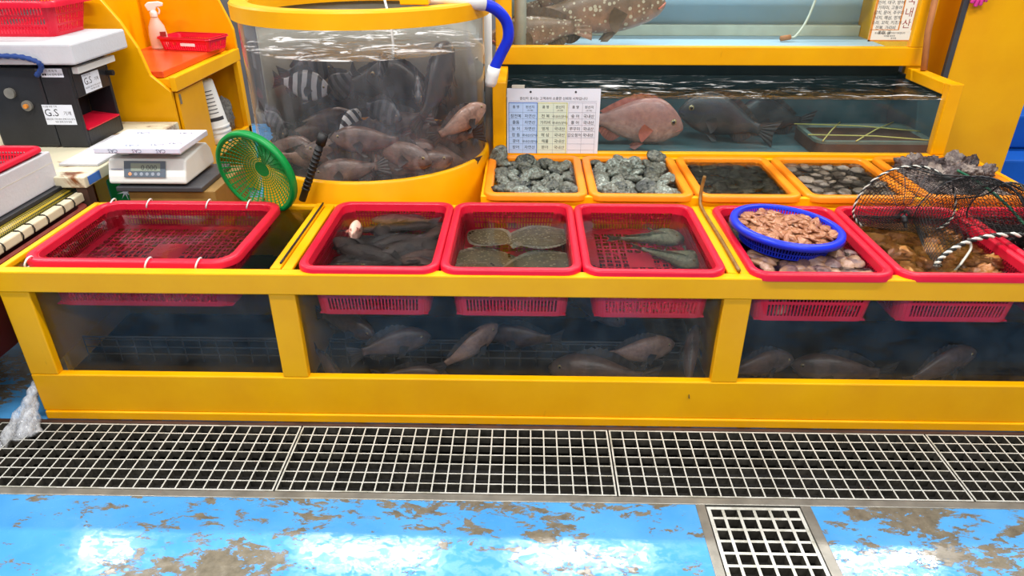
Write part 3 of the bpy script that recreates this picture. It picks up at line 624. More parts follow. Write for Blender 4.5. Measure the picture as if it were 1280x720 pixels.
def make_fish(name, kind, L, mat, label, fin='fin_dark', bend=0., spiny=True, group=None, eyes=True):
    top, bot, wid = PROF[kind]; t = thing(name, label, 'fish', group=group); N = 22; K = 14
    SL = L*.84; path = []; x = y = 0.; ang = -bend/2; ds = SL/N
    for i in range(N+1):
        path.append((x, y, ang)); ang += bend/N; x += ds*math.cos(ang); y += ds*math.sin(ang)
    cx, cy = path[N//2][:2]
    def P(tt, lat, z):
        u = max(0, min(1, tt))*N; i = min(int(u), N-1); f = u-i; a, b = path[i], path[i+1]; an = lerp(a[2], b[2], f); e = (tt-max(0, min(1, tt)))*SL
        return (lerp(a[0], b[0], f)-cx-lat*math.sin(an)+e*math.cos(an), lerp(a[1], b[1], f)-cy+lat*math.cos(an)+e*math.sin(an), z)
    rows = []
    for i in range(N+1):
        tt = i/N; tt = tt if i < N else 1; a = interp(TS, top, tt)*L; b = interp(TS, bot, tt)*L; w_ = interp(TS, wid, tt)*L; c = (a+b)/2; h = (a-b)/2
        rows.append([P(tt, w_*math.cos(q)*abs(math.cos(q))**-.12 if abs(math.cos(q)) > 1e-3 else 0, c+h*math.sin(q)) for q in [2*PI*j/K for j in range(K)]])
    body = MB().grid(rows, True, True, True).build('body', mat, t, smooth=True)
    ph_ = top[0]*L
    # tail fan
    m = MB(); n = 11; inner = [P(.01, 0, lerp(-ph_*.8, ph_*.85, j/n)) for j in range(n+1)]; outer = []; mid = []
    for j in range(n+1):
        s_ = j/n*2-1; r_ = L*.17*(1-.22*(1-abs(s_))*(1 if kind != 'grouper' else -.4)); zz = s_*L*(.15 if kind != 'sculpin' else .08)
        outer.append(P(-.0-r_/SL, (.0025*L if j % 2 else -.0025*L), zz)); mid.append(P(-r_/SL*.5, (.0025*L if j % 2 else -.0025*L), lerp(inner[j][2], zz, .55)))
    m.grid([inner, mid, outer]); m.build('tail_fin', fin if kind != 'grouper' else mat, t, solid=.0016)
    def strip(nm, t0, t1, sgn, hgt, shape, flop=0.):
        n = 16; a = []; b = []
        for j in range(n+1):
            tt = lerp(t0, t1, j/n); z0 = interp(TS, top if sgn > 0 else bot, tt)*L; h = hgt*L*shape(j/n)
            if spiny and sgn > 0 and tt > .42: h *= (1.12 if j % 2 else .8)
            a.append(P(tt, 0, z0-sgn*.012*L)); b.append(P(tt-.05, flop*L+(.003*L if j % 2 else -.003*L), z0+sgn*h))
        MB().grid([a, b]).build(nm, fin, t, solid=.0014)
    strip('dorsal_fin', .12, .74, 1, {'sculpin': .05, 'bream': .035}.get(kind, .075), lambda u: math.sin(PI*(u*.92+.04))**.5)
    strip('anal_fin', .12, .34, -1, .075 if kind != 'sculpin' else .03, lambda u: math.sin(PI*(u*.9+.05))**.7)
    for s_ in (1, -1):
        w0 = interp(TS, wid, .66)*L; m = MB(); rr = []
        for u in range(4):
            rr.append([P(.67-(.16 if kind != 'sculpin' else .14)*u/3*math.cos((j/7-.5)*1.6), s_*(w0*.93+u/3*L*(.045 if kind != 'sculpin' else .13)), -.04*L+(u/3)*L*.12*math.sin((j/7-.5)*1.6)*(1 if kind != 'sculpin' else .5)-u/3*L*.02) for j in range(8)])
        m.grid(rr).build('pectoral_fin', fin, t, solid=.0014)
        m = MB().grid([[P(.6, s_*.02*L, interp(TS, bot, .6)*L*.95), P(.5, s_*.03*L, interp(TS, bot, .5)*L*.95)], [P(.5, s_*.045*L, interp(TS, bot, .6)*L*1.0-.05*L), P(.44, s_*.04*L, interp(TS, bot, .5)*L-.045*L)]])
        m.build('pelvic_fin', fin, t, solid=.0014)
        if eyes:
            te, ze = (.875, .045) if kind != 'sculpin' else (.86, .085); ye = interp(TS, wid, te)*L*(.8 if kind != 'sculpin' else .35); r0 = L*(.021 if kind != 'bream' else .03)
            pr_ = [(.0001, -1), (.5, -.87), (.87, -.5), (1, 0), (.87, .5), (.5, .87), (.0001, 1)]
            e = MB().lathe([(a*r0, b*r0) for a, b in pr_], 12).build('eye', 'eye_iris', t, smooth=True); e.location = P(te, s_*ye, ze*L)
            p_ = MB().lathe([(a*r0*.62, b*r0*.62) for a, b in pr_], 10).build('pupil', 'eye_black', e, smooth=True); p_.location = (0, s_*r0*.5, 0)
    # gill cover edge and mouth line
    for s_ in (1, -1):
        pts = [P(.745-.035*math.sin(PI*j/8), s_*interp(TS, wid, .73)*L*(.985-.35*(abs(j/8-.5)*2)**2.2), lerp(interp(TS, top, .74)*L*.62, interp(TS, bot, .74)*L*.72, j/8)) for j in range(9)]
        MB().tube(pts, .0035*L, 5).build('gill_edge', mat, t, smooth=True)
        pts = [P(lerp(.998, .925, j/5), s_*interp(TS, wid, lerp(.998, .925, j/5))*L*.99, lerp((interp(TS, top, 1)+interp(TS, bot, 1))/2, interp(TS, bot, .93)*.45, j/5)*L) for j in range(6)]
        MB().tube(pts, (.004 if kind != 'grouper' else .008)*L, 5).build('lip', fin if kind != 'grouper' else 'lip_pink', t, smooth=True)
    return t
def make_flat(name, L, mat, label, group=None):
    t = thing(name, label, 'fish', group=group); N = 22; K = 16
    wd = [.05, .06, .17, .27, .27, .22, .15, .09, .03]; rows = []
    for i in range(N+1):
        tt = i/N; w_ = interp(TS, wd, tt)*L; h = .034*L*(.4+.6*math.sin(PI*min(1, tt*.9+.1)))*(w_/(w_+.02*L)); rows.append([((tt-.5)*L*.84, w_*math.cos(q), h*math.sin(q)+.012*math.sin(tt*5)*L*.6) for q in [2*PI*j/K for j in range(K)]])
    MB().grid(rows, True, True, True).build('body', mat, t, smooth=True)
    for s_ in (1, -1):
        a = []; b = []
        for j in range(31):
            tt = lerp(.1, .9, j/30); w_ = interp(TS, wd, tt)*L; zz = .012*math.sin(tt*5)*L*.6; a.append(((tt-.5)*L*.84, s_*w_*.94, zz)); b.append(((tt-.52)*L*.84, s_*(w_+.055*L*math.sin(PI*(tt-.05))), zz+(.001 if j % 2 else -.001)))
        MB().grid([a, b]).build('fringe_fin', 'fin_pale', t, solid=.0012)
    n = 8; MB().grid([[(-.41*L, lerp(-.045, .045, j/n)*L, .0) for j in range(n+1)], [(-.56*L+.03*L*abs(j/n*2-1), lerp(-.11, .11, j/n)*L, (.003 if j % 2 else -.003)) for j in range(n+1)]]).build('tail_fin', 'fin_pale', t, solid=.0012)
    for y in (.02, .075): MB().lathe([(.0001, -.016*L), (.014*L, -.008*L), (.018*L, 0), (.012*L, .012*L), (.0001, .017*L)], 10).build('eye', 'eye_black', t, smooth=True).location = (.33*L, y*L, .035*L)
    return t
def rots(o, yaw, pitch=0, roll=0):
    o.rotation_euler = (Matrix.Rotation(yaw, 3, 'Z') @ Matrix.Rotation(-pitch, 3, 'Y') @ Matrix.Rotation(roll, 3, 'X')).to_euler(); return o
D = math.radians
def place(proto, used, x, y, z, yaw, pitch=0, roll=0, s=1., label=None, group=None):
    o = proto if not used else dup(proto); o.location = (x, y, z); rots(o, D(yaw), D(pitch), D(roll)); o.scale = (s, s, s)
    if label: o['label'] = label
    if group: o['group'] = group
    return o
# rockfish crowd in the first mid basket
rk = [make_fish('rockfish', 'rock', .25, 'rockfish', 'x', bend=.5), make_fish('rockfish', 'rock', .25, 'rockfish', 'x', bend=-.6), make_fish('rockfish', 'rock', .25, 'rockfish_brown', 'x', bend=.2)]
spots_ = [(-.45, 2.33, .49, 175, 0, 70, 1.0, 2), (-.31, 2.13, .48, 100, 0, -70, .95, 0), (-.53, 1.94, .485, 185, 4, 75, 1.0, 0), (-.37, 1.93, .50, 10, 0, 70, 1.1, 1), (-.44, 2.14, .49, 30, 0, -60, 1.0, 0), (-.58, 2.10, .49, 130, 0, 70, .9, 0), (-.32, 1.97, .49, 150, 0, 80, .85, 2), (-.57, 1.96, .455, 20, 0, 70, 1.05, 0), (-.42, 1.955, .47, 175, 5, -75, 1.2, 1), (-.50, 2.05, .475, 150, 0, 60, 1.2, 0), (-.35, 2.03, .475, 30, 0, -65, 1.0, 2), (-.56, 2.16, .46, 200, 0, 80, .9, 1),
          (-.38, 2.12, .485, 215, 0, 70, 1.1, 0), (-.47, 2.20, .485, 120, 8, -60, .95, 1), (-.33, 2.21, .48, 60, 0, 60, .95, 2), (-.41, 2.29, .485, 190, 0, -70, 1.1, 0), (-.59, 2.05, .45, 60, 0, 60, .85, 1),
          (-.34, 2.30, .47, 20, 0, 60, .8, 1), (-.55, 2.27, .465, 10, 0, 60, .8, 2), (-.40, 2.04, .44, 70, 0, 40, .9, 2)]
us = [0, 0, 0]
for x, y, z, yw, pt, rl, s, k in spots_:
    place(rk[k], us[k], x, y, z+.016, yw, pt, rl, s, 'dark rockfish lying in the crowded red basket' if k < 2 else 'brownish rockfish lying in the crowded red basket', 'rockfish in the red basket'); us[k] = 1
pf = make_fish('rockfish', 'rock', .2, 'pale_belly', 'x', 'fin_red', bend=.2); place(pf, 0, -.585, 2.20, .522, 95, 20, 150, .9, 'rockfish turned over showing its pale pink belly')
# flatfish
fl0 = make_flat('flatfish', .30, 'flatfish', 'x')
for i, a in enumerate([(.055, 2.01, .475, 12, 1.2, 'large speckled olive flatfish lying at the front of its basket'), (.045, 2.22, .482, 8, 1.1, 'grey-green flatfish with a dark upper edge lying at the back'),
                       (-.17, 1.95, .478, 30, .85, 'reddish-brown flatfish curled at the basket corner'), (-.15, 2.07, .455, 5, 1.0, 'dark olive flatfish half hidden under the other flatfish'), (-.12, 2.22, .475, 140, .8, 'small tan flatfish with its head against the basket wall')]):
    o = fl0 if i == 0 else dup(fl0); o.location = a[:3]; o.rotation_euler = (D(-6), D(3*i-5), D(a[3])); o.scale = (a[4],)*3; o['label'] = a[5]; o['group'] = 'flatfish'
# sculpins
sc0 = make_fish('sculpin', 'sculpin', .27, 'sculpin', 'x', 'sculpin', bend=.2, spiny=False)
place(sc0, 0, .445, 2.265, .43, 6, 0, 0, 1.0, 'grey-green big-headed fish stretched out in the empty red basket', 'big-headed fish')
place(sc0, 1, .49, 2.12, .43, -28, 0, 8, .95, 'grey-green big-headed fish with a fan fin near the basket corner', 'big-headed fish')
for o in bpy.data.objects:
    if o.name.startswith('sculpin') and o.type == 'EMPTY': o.scale = (o.scale[0], o.scale[1]*1.3, o.scale[2]*1.35)
# fish swimming in the front tank
ck = [make_fish('brown_fish', 'rock', .26, 'croaker', 'x', 'fin_dark', bend=.3), make_fish('brown_fish', 'rock', .28, 'rockfish_brown', 'x', bend=-.3)]
us = [0, 0]
fr_ = [(-.17, 1.965, .235, 28, 28, 10, 1.0, 0, 'pale pinkish fish swimming upward under the red baskets'), (-.43, 1.99, .225, 15, 8, 0, 1.0, 1, 'brown fish gliding under the basket of rockfish'), (-.60, 2.06, .25, -20, -12, 0, .9, 1, 'brown fish tilting down behind the left window post'),
       (-.36, 1.95, .12, 5, -4, 10, .95, 1, 'brown fish resting low on the tank floor by the wire rack'), (.24, 1.95, .135, 175, 4, 10, 1.35, 1, 'large mottled fish lying on the tank floor under the near-empty basket'), (.40, 1.99, .205, 10, 6, 0, 1.05, 0, 'tan fish swimming above the large mottled fish'),
       (.24, 2.07, .33, -20, -22, 0, 1.0, 1, 'brown fish slipping between two red baskets'), (-.02, 2.06, .21, 170, 0, 0, .95, 1, 'dim brown fish in the middle of the dark tank water'), (.555, 1.97, .2, 75, 40, 0, .95, 1, 'brown fish rising by the right edge of the middle window'), (-.655, 1.96, .13, -50, -25, 0, .8, 1, 'small brown fish nosing down in the window corner')]
for x, y, z, yw, pt, rl, s, k, lb in fr_: place(ck[k], us[k], x, y, z, yw, pt, rl, s, lb, 'fish under the front baskets'); us[k] = 1
for x, y, z, yw, pt, rl, s, lb in [(.80, 1.97, .17, 20, 0, 0, 1.0, 'dim fish low in the right bay under the clam basket'), (1.05, 1.98, .14, 170, 0, 0, 1.2, 'dim long fish on the floor of the right bay'), (1.40, 1.98, .17, 20, 14, 0, 1.1, 'dim fish tilted upward in the right bay under the net')]:
    place(ck[1], 1, x, y, z, yw, pt, rl, s, lb, 'fish under the front baskets')

# rear tank
sb = make_fish('sea_bream', 'bream', .47, 'seabream', 'x', 'fin_red', bend=.12); place(sb, 0, .485, 3.04, .698, -4, -3, 0, 1, 'large pinkish red sea bream swimming behind the tank glass')
db = make_fish('black_bream', 'bream', .44, 'darkbream', 'x', bend=.3); place(db, 0, .87, 3.16, .69, 168, 12, 0, 1, 'dark spiny bream facing the red sea bream'); place(db, 1, 1.12, 3.28, .66, 190, 6, 0, .9, 'dim dark bream deeper in the rear tank')
tr_ = thing('submerged_tray', 'grey-green tray tied with yellow cord lying under water in the rear tank', 'tray', (1.50, 3.10, .585))
m = MB(); rr = [[(x, y, z) for x, y in rrect(.26-d, .15-d, .05, [('c', i, j/6) for i in range(4) for j in range(7)])] for d, z in [(0, .05), (.0, .062), (.02, .062), (.03, .05), (.04, .045)]]; m.grid(rr, True, False, True).build('tray', 'grey_tray', tr_)
rr = [[(x, y, z) for x, y in rrect(.262, .152, .05, [('c', i, j/6) for i in range(4) for j in range(7)])] for z in (.0, .05)]; MB().grid(rr, True, True, True).build('rim', 'brown_metal', tr_)
for a, b in [((-.27, -.06), (.27, -.15)), ((-.1, -.155), (.2, .16)), ((-.27, .12), (.26, .0)), ((-.24, -.155), (-.05, .15))]: MB().tube([(a[0], a[1], .066), ((a[0]+b[0])/2, (a[1]+b[1])/2, .074), (b[0], b[1], .066)], .003, 6).build('cord', 'yellow_rope', tr_, smooth=True)
# upper tank
gp = make_fish('grouper', 'grouper', .58, 'grouper', 'x', 'fin_brown', bend=.15); place(gp, 0, .36, 3.52, 1.105, 3, 8, 0, 1.18, 'speckled brown grouper with orange lips swimming in the upper tank')
place(gp, 1, .02, 3.45, 1.015, 188, -6, 0, .82, 'speckled grouper showing its fan tail at the tank bottom'); place(gp, 1, .19, 3.66, 1.23, 40, 35, 0, .8, 'grouper rising behind the others in the upper tank')
# round tank fish
kj = [make_fish('striped_fish', 'knife', .25, 'knifejaw', 'x', bend=.15), make_fish('striped_fish', 'knife', .25, 'knifejaw_dark', 'x', bend=-.2)]; us = [0, 0]
for x, y, z, yw, pt, rl, s, k, lb in [(-.815, 2.62, .94, -8, -8, 0, .9, 0, 'white fish with bold black bars near the water surface'), (-.70, 2.66, .93, 150, -40, 0, .8, 1, 'grey barred fish turning beside the white barred fish'), (-.53, 2.60, .85, -20, -15, 0, .75, 1, 'dark barred fish facing the round tank wall'),
                                      (-.97, 2.68, .78, -40, -30, 0, .8, 1, 'grey barred fish diving at the edge of the round tank'), (-.55, 2.75, .99, 80, 30, 0, .6, 1, 'small grey barred fish seen from its tail'), (-.66, 2.58, .80, 60, 35, 0, .8, 0, 'pale barred fish tilting upward behind the black handle'),
                                      (-.86, 2.85, .95, 30, 0, 0, .9, 1, 'dim barred fish deeper in the round tank'), (-.40, 2.62, .93, -80, -20, 0, .8, 1, 'narrow barred fish swimming straight toward the wall')]:
    place(kj[k], us[k], x, y, z, yw, pt, rl, s, lb, 'barred fish in the round tank'); us[k] = 1
for x, y, z, yw, pt, rl, s, lb in [(-.34, 2.78, .93, 70, 40, 0, 1.15, 'big black bream rising in the round tank'), (-.50, 2.85, .9, 160, 10, 0, 1.0, 'black bream behind the narrow barred fish'), (-.62, 2.95, .88, 20, 0, 0, .9, 'dim black bream at the back of the round tank')]:
    place(db, 1, x, y, z, yw, pt, rl, s*.85, lb, 'black bream in the round tank')
for x, y, z, yw, pt, rl, s, k, lb in [(-.81, 2.60, .665, 10, -6, 20, 1.2, 0, 'tan fish resting on the round tank floor behind the strainer'), (-.55, 2.585, .655, 170, 8, 10, 1.2, 1, 'brown fish lying on the round tank floor'), (-.36, 2.66, .66, 200, 20, 0, 1.2, 1, 'brown fish slanting along the round tank wall'),
                                      (-.24, 2.68, .80, 30, 25, 0, 1.0, 0, 'reddish fish turning away at the round tank edge'), (-.66, 2.66, .71, 160, -20, 0, 1.2, 1, 'brown fish over the round tank floor below the barred fish'), (-.45, 2.72, .72, 20, 12, 0, 1.2, 1, 'brown fish crossing over the pile on the round tank floor'),
                                      (-.96, 2.75, .66, 60, 0, 0, 1.0, 1, 'dim brown fish low beside the strainer'), (-.70, 2.85, .67, 0, 0, 0, 1.3, 1, 'brown fish at the back of the round tank floor'), (-.42, 2.88, .68, 90, 0, 0, 1.2, 1, 'brown fish pointing inward on the round tank floor'), (-.58, 2.62, .70, 100, 30, 0, .9, 0, 'pinkish fish tipping upward in the round tank')]:
    place(ck[k], 1, x, y, z, yw, pt, rl, s, lb, 'brown fish in the round tank')
for i, (x, y, z, yw) in enumerate([(-.72, 2.575, .70, 200), (-.47, 2.56, .70, -10), (-.60, 2.54, .76, 190), (-.88, 2.70, .72, 20), (-.33, 2.72, .72, 170), (-.78, 2.72, .78, 10), (-.52, 2.66, .79, 185), (-.90, 2.62, .70, -25), (-.40, 2.60, .64, 12), (-.68, 2.52, .645, 185)]):
    place(ck[1], 1, x, y, z, yw, [8, -12, 5, 15, -8][i % 5], [15, -10, 0][i % 3], 1.05, 'reddish brown fish packed in the lower half of the round tank', 'reddish brown fish crowd in the round tank')
# ------------------------------------------------------------------ shellfish
def shell_mat(name, stops, sc=30, rough=.35, ring=0):
    k = NT(name); v = k.coord(); oi = k.n('ShaderNodeObjectInfo')
    f = k.noise(k.n('ShaderNodeVectorMath', {0: v, 1: k.n('ShaderNodeCombineXYZ', {0: k.math('MULTIPLY', oi.outputs['Random'], 20)}).outputs[0]}, operation='ADD').outputs[0], sc, 7, .68)
    f = k.math('ADD', f, k.math('MULTIPLY', k.math('SUBTRACT', oi.outputs['Random'], .5), .22))
    c = k.ramp(f, stops)
    k.bsdf(c, rough, bump=k.noise(v, sc*3, 5, .7), bstr=.5, bdist=.004); M[name] = k.m
shell_mat('abalone', [(.3, srgb(26, 30, 30)), (.44, srgb(66, 72, 66)), (.52, srgb(104, 100, 84)), (.62, srgb(104, 118, 112)), (.74, srgb(190, 194, 180))], 95)
shell_mat('abalone_dark', [(.28, srgb(38, 38, 30)), (.55, srgb(70, 68, 54)), (.8, srgb(112, 108, 90))], 30)
shell_mat('clam_grey', [(.3, srgb(66, 60, 52)), (.5, srgb(106, 94, 80)), (.78, srgb(160, 146, 128))], 40)
shell_mat('clam_pink', [(.3, srgb(74, 54, 58)), (.44, srgb(116, 88, 86)), (.56, srgb(150, 112, 82)), (.78, srgb(190, 160, 148))], 24)
shell_mat('oyster', [(.3, srgb(44, 36, 38)), (.5, srgb(92, 78, 76)), (.74, srgb(158, 144, 132))], 44, .5)
shell_mat('squirt', [(.3, srgb(100, 54, 22)), (.5, srgb(156, 96, 38)), (.75, srgb(186, 136, 66))], 18)
shell_mat('squirt_dark', [(.3, srgb(52, 24, 28)), (.5, srgb(96, 44, 48)), (.75, srgb(140, 84, 84))], 20)
shell_mat('pulp', [(.3, srgb(118, 66, 42)), (.5, srgb(160, 104, 72)), (.75, srgb(196, 152, 118))], 34, .2)
def fin_shell(m, name, mat, smooth=True):
    t = m.mesh(name); t.materials.append(M[mat]); 
    if smooth: t.shade_smooth()
    return t
def abalone_mesh(seed, mat):
    a, b, h = .042, .030, .017; rows = []; N, K = 9, 26
    for i in range(N+1):
        r = max(.02, i/N); row = []
        for j in range(K):
            q = 2*PI*j/K; n = noise.noise(Vector((math.cos(q)*r*2+seed*3.1, math.sin(q)*r*2, seed))); e = 1+.10*noise.noise(Vector((math.cos(q)*1.4, math.sin(q)*1.4, seed*5)))
            hf = noise.noise(Vector((math.cos(q)*r*7+seed*5.1, math.sin(q)*r*7, seed*2.)))
            z = h*(1-r*r)**.55*(1+.5*n)+(.0018 if i % 2 else 0)+.0055*hf
            row.append((a*r*e*math.cos(q)+.006*(1-r), b*r*e*math.sin(q)-.004*(1-r), z))
        rows.append(row)
    rows.append([(x*.8, y*.8, -.007) for x, y, z in rows[-1]]); rows.append([(x*.1, y*.1, -.009) for x, y, z in rows[-1]])
    return fin_shell(MB().grid(rows, True, True, True), 'abalone_shell', mat)
def clam_mesh(seed, mat, a=.031, b=.025, h=.012):
    rows = []; N, K = 6, 20
    for sgn in (1, -1):
        for i in (range(N+1) if sgn > 0 else range(N-1, -1, -1)):
            r = max(.03, i/N); row = []
            for j in range(K):
                q = 2*PI*j/K; um = (1-r)*.5*b; e = 1+.06*noise.noise(Vector((math.cos(q), math.sin(q), seed*4.)))
                z = sgn*h*(1-r**2.2)**.75*(1+.06*(1 if i % 2 else -1))
                row.append((a*r*e*math.cos(q), b*r*e*math.sin(q)*(.9 if math.sin(q) > 0 else 1.05)+um, z))
            rows.append(row)
    return fin_shell(MB().grid(rows, True, True, True), 'clam_shell', mat)
def lump_mesh(seed, mat, r, amp=.5, sx=1, sy=1, sz=.8, f=2.2):
    bm = bmesh.new(); bmesh.ops.create_icosphere(bm, subdivisions=4, radius=1)
    for v in bm.verts:
        n = .5*noise.noise(v.co*f*9)+noise.noise(v.co*f+Vector((seed*7.3, 0, 0)))+.6*noise.noise(v.co*f*2.6+Vector((0, seed*3.7, 0)))+.4*noise.noise(v.co*f*6)
        v.co = Vector((v.co.x*sx, v.co.y*sy, v.co.z*sz))*r*(1+amp*n)
    me = bpy.data.meshes.new('lump'); bm.to_mesh(me); bm.free(); me.materials.append(M[mat]); me.shade_smooth(); return me
def scatter(name, cat, label, group, meshes, rect, n, z0, z1, smin, smax, tilt=.5, seed=1, edge=None):
    random.seed(seed); x0, x1, y0, y1 = rect; W, H = x1-x0, y1-y0; nx = max(1, round(math.sqrt(n*W/H))); ny = max(1, math.ceil(n/nx)); c = 0
    cells = [(i, j) for i in range(nx) for j in range(ny)]; random.shuffle(cells)
    for i, j in cells[:n]:
        o = bpy.data.objects.new(name, random.choice(meshes)); COL.objects.link(o)
        x = x0+W*(i+.5+random.uniform(-.32, .32))/nx; y = y0+H*(j+.5+random.uniform(-.32, .32))/ny
        o.location = (x, y, random.uniform(z0, z1)); o.rotation_euler = (random.uniform(-tilt, tilt), random.uniform(-tilt, tilt), random.uniform(0, 6.28))
        s = random.uniform(smin, smax); o.scale = (s, s, s); tag(o, label, cat, group)
ab = [abalone_mesh(i, 'abalone') for i in range(5)]; abd = [abalone_mesh(i+9, 'abalone_dark') for i in range(3)]
def inner(i, mx=.043, my=.044): x = OX[i]; hw = .192*(1.04 if i == 3 else 1.06 if i == 4 else 1); return (x-hw+mx, x+hw-mx, OY-.242+my, OY+.242-my)
scatter('abalone', 'abalone', 'grey abalone in the orange basket next to the round tank', 'abalone beside the round tank', ab, inner(0), 60, .548, .562, .8, 1.0, .6, 11)
scatter('abalone', 'abalone', 'grey abalone in the orange basket next to the round tank', 'abalone beside the round tank', ab, inner(0), 58, .572, .588, .75, 1.0, .8, 12)
scatter('abalone', 'abalone', 'grey abalone in the basket with bare orange patches', 'abalone in the second orange basket', ab, inner(1), 46, .545, .56, .9, 1.1, .5, 13)
scatter('abalone', 'abalone', 'grey abalone in the basket with bare orange patches', 'abalone in the second orange basket', ab, inner(1), 44, .572, .590, .85, 1.15, .7, 14)
def single(name, cat, label, me, loc, rot, s):
    o = bpy.data.objects.new(name, me); COL.objects.link(o); o.location = loc; o.rotation_euler = rot; o.scale = (s, s, s); return tag(o, label, cat)
single('abalone', 'abalone', 'abalone climbing over the back corner of its orange basket by the round tank', ab[1], (-.115, 2.845, .605), (.3, -.9, .9), 1.25)
single('abalone', 'abalone', 'abalone clinging to the back wall of the first orange basket', ab[2], (.0, 2.85, .585), (.7, 0, .2), 1.1)
single('abalone', 'abalone', 'dark abalone perched on the back right of its orange basket', ab[3], (.545, 2.85, .602), (.5, .3, .4), 1.25)
single('abalone', 'abalone', 'small abalone perched on the back wall of the second orange basket', ab[4], (.39, 2.85, .592), (.6, 0, 1.9), .95)
scatter('abalone', 'abalone', 'dark abalone lying under murky water in an orange basket', 'dark abalone under murky water', abd, inner(2), 44, .543, .558, .9, 1.2, .4, 15)
cl = [clam_mesh(i, 'clam_grey', .034, .027, .013) for i in range(4)]; cp = [clam_mesh(i+5, 'clam_pink', .034, .027, .015) for i in range(5)]
scatter('clam', 'clam', 'pale brown clam under shallow water in an orange basket', 'clams in the orange basket', cl, inner(3), 50, .535, .55, .9, 1.2, .35, 16)
scatter('clam', 'clam', 'pale brown clam under shallow water in an orange basket', 'clams in the orange basket', cl, inner(3), 46, .562, .578, .9, 1.25, .45, 17)
oy = [lump_mesh(i, 'oyster', .036, .36, 1.2, .9, .75) for i in range(6)]
scatter('oyster', 'oyster', 'knobbly grey-brown oyster in the heaped orange basket', 'oysters in the orange basket', oy, inner(4, .055, .06), 34, .55, .58, .85, 1.2, 1.0, 18)
scatter('oyster', 'oyster', 'knobbly grey-brown oyster in the heaped orange basket', 'oysters in the orange basket', oy, (1.52, 1.80, 2.60, 2.82), 15, .59, .62, .85, 1.25, 1.0, 19)
R4 = (.735, 1.025, 1.90, 2.325)
scatter('clam', 'clam', 'pinkish brown clam in the red basket under the blue colander', 'clams under the colander', cp, R4, 52, .428, .445, 1., 1.25, .5, 20)
scatter('clam', 'clam', 'pinkish brown clam in the red basket under the blue colander', 'clams under the colander', cp, R4, 56, .492, .508, .95, 1.3, .5, 21)
scatter('clam', 'clam', 'pinkish brown clam in the red basket under the blue colander', 'clams under the colander', cp, (.705, 1.055, 1.89, 2.06), 44, .524, .54, .95, 1.25, .5, 22)
sq = [lump_mesh(i+20, 'squirt', .05, .35, 1.25, .9, .8) for i in range(3)]; sqd = [lump_mesh(i+30, 'squirt_dark', .045, .4, 1.2, .9, .75) for i in range(3)]
scatter('sea_squirt', 'sea squirt', 'orange-brown sea squirt in the red basket under the net', 'orange-brown sea squirts', sq, (1.15, 1.48, 1.91, 2.33), 26, .47, .50, .9, 1.2, 1., 23)
scatter('sea_squirt', 'sea squirt', 'dark purple sea squirt in the red basket under the net', 'dark purple sea squirts', sqd, (1.60, 1.90, 1.91, 2.33), 24, .47, .505, .9, 1.2, 1., 24)
# shellfish meat heaped in the colander: nobody could count it
random.seed(5); m = MB()
rows = []
for i in range(13):
    r = .15*i/12; rows.append([(r*math.cos(q), r*math.sin(q), .044+.012*(1-(r/.15)**2)+.012*noise.noise(Vector((r*40*math.cos(q), r*40*math.sin(q), 0)))) for q in [2*PI*j/40 for j in range(40)]])
m.grid(rows, True)
bmq = bmesh.new(); bmesh.ops.create_icosphere(bmq, subdivisions=2, radius=1); vv = [v.co.copy() for v in bmq.verts]; ff = [tuple(v.index for v in f.verts) for f in bmq.faces]; bmq.free()
for k in range(150):
    r = .146*math.sqrt(random.random()); q = random.uniform(0, 6.28); s = random.uniform(.010, .019); el = random.uniform(1, 1.9); e = Euler((random.uniform(-.5, .5), random.uniform(-.5, .5), random.uniform(0, 6.28))).to_matrix()
    c = Vector((r*math.cos(q), r*math.sin(q), .047+.012*(1-(r/.15)**2)+random.uniform(0, .006)))
    m.add([c+e @ Vector((v.x*s*el, v.y*s, v.z*s*.34*(1+.4*noise.noise(v*2+Vector((k, 0, 0))))))*(1+.35*noise.noise(v*1.7+Vector((0, k, 0)))) for v in vv], ff)
po = m.build('shellfish_meat', 'pulp', smooth=True); po.location = bc.location; po.rotation_euler = bc.rotation_euler
tag(po, 'wet brown-orange shellfish meat heaped in the blue colander', 'shellfish', kind='stuff')

# ------------------------------------------------------------------ hooped net
nt = thing('hoop_net', 'black hooped fish net collapsed over the sea squirt baskets', 'net', (1.3, 2.2, .58)); O = Vector((1.3, 2.2, .58))
def hoop(c, r, yaw, squash=.5, n=72):
    c = Vector(c); out = []
    for i in range(n+1):
        q = 2*PI*i/n; s_ = math.sin(q)*r; s_ = s_ if s_ > 0 else s_*squash; out.append(c+Vector((math.cos(q)*r*math.cos(yaw), math.cos(q)*r*math.sin(yaw), s_))-O)
    return out
def twisted(path, r, turns, par, a='rope_white', b='black_wire', na='rope_strand'):
    P = [Vector(p) for p in path]
    for ph_, mt in ((0, a), (PI, b)):
        pts = []
        for i, p in enumerate(P):
            tg = (P[min(i+1, len(P)-1)]-P[max(i-1, 0)]).normalized(); u = tg.cross(Vector((0, 1, .2))).normalized(); v_ = tg.cross(u); an = ph_+turns*2*PI*i/(len(P)-1); pts.append(p+(u*math.cos(an)+v_*math.sin(an))*r*.75)
        MB().tube(pts, r, 6).build(na, mt, par, smooth=True)
H1, H2, H3 = hoop((1.295, 2.27, .600), .162, -.12, .55, 144), hoop((1.47, 2.19, .595), .16, -.3, .5, 144), hoop((1.64, 2.29, .59), .11, -.1, .5, 144)
H4 = hoop((1.70, 2.12, .60), .03, .2, .5, 144)
twisted(H1, .0028, 30, nt); twisted(H2, .0018, 30, nt, 'dark_grey'); twisted(H3, .0022, 24, nt, 'dark_grey')
gather = Vector((1.262, 2.20, .612))-O
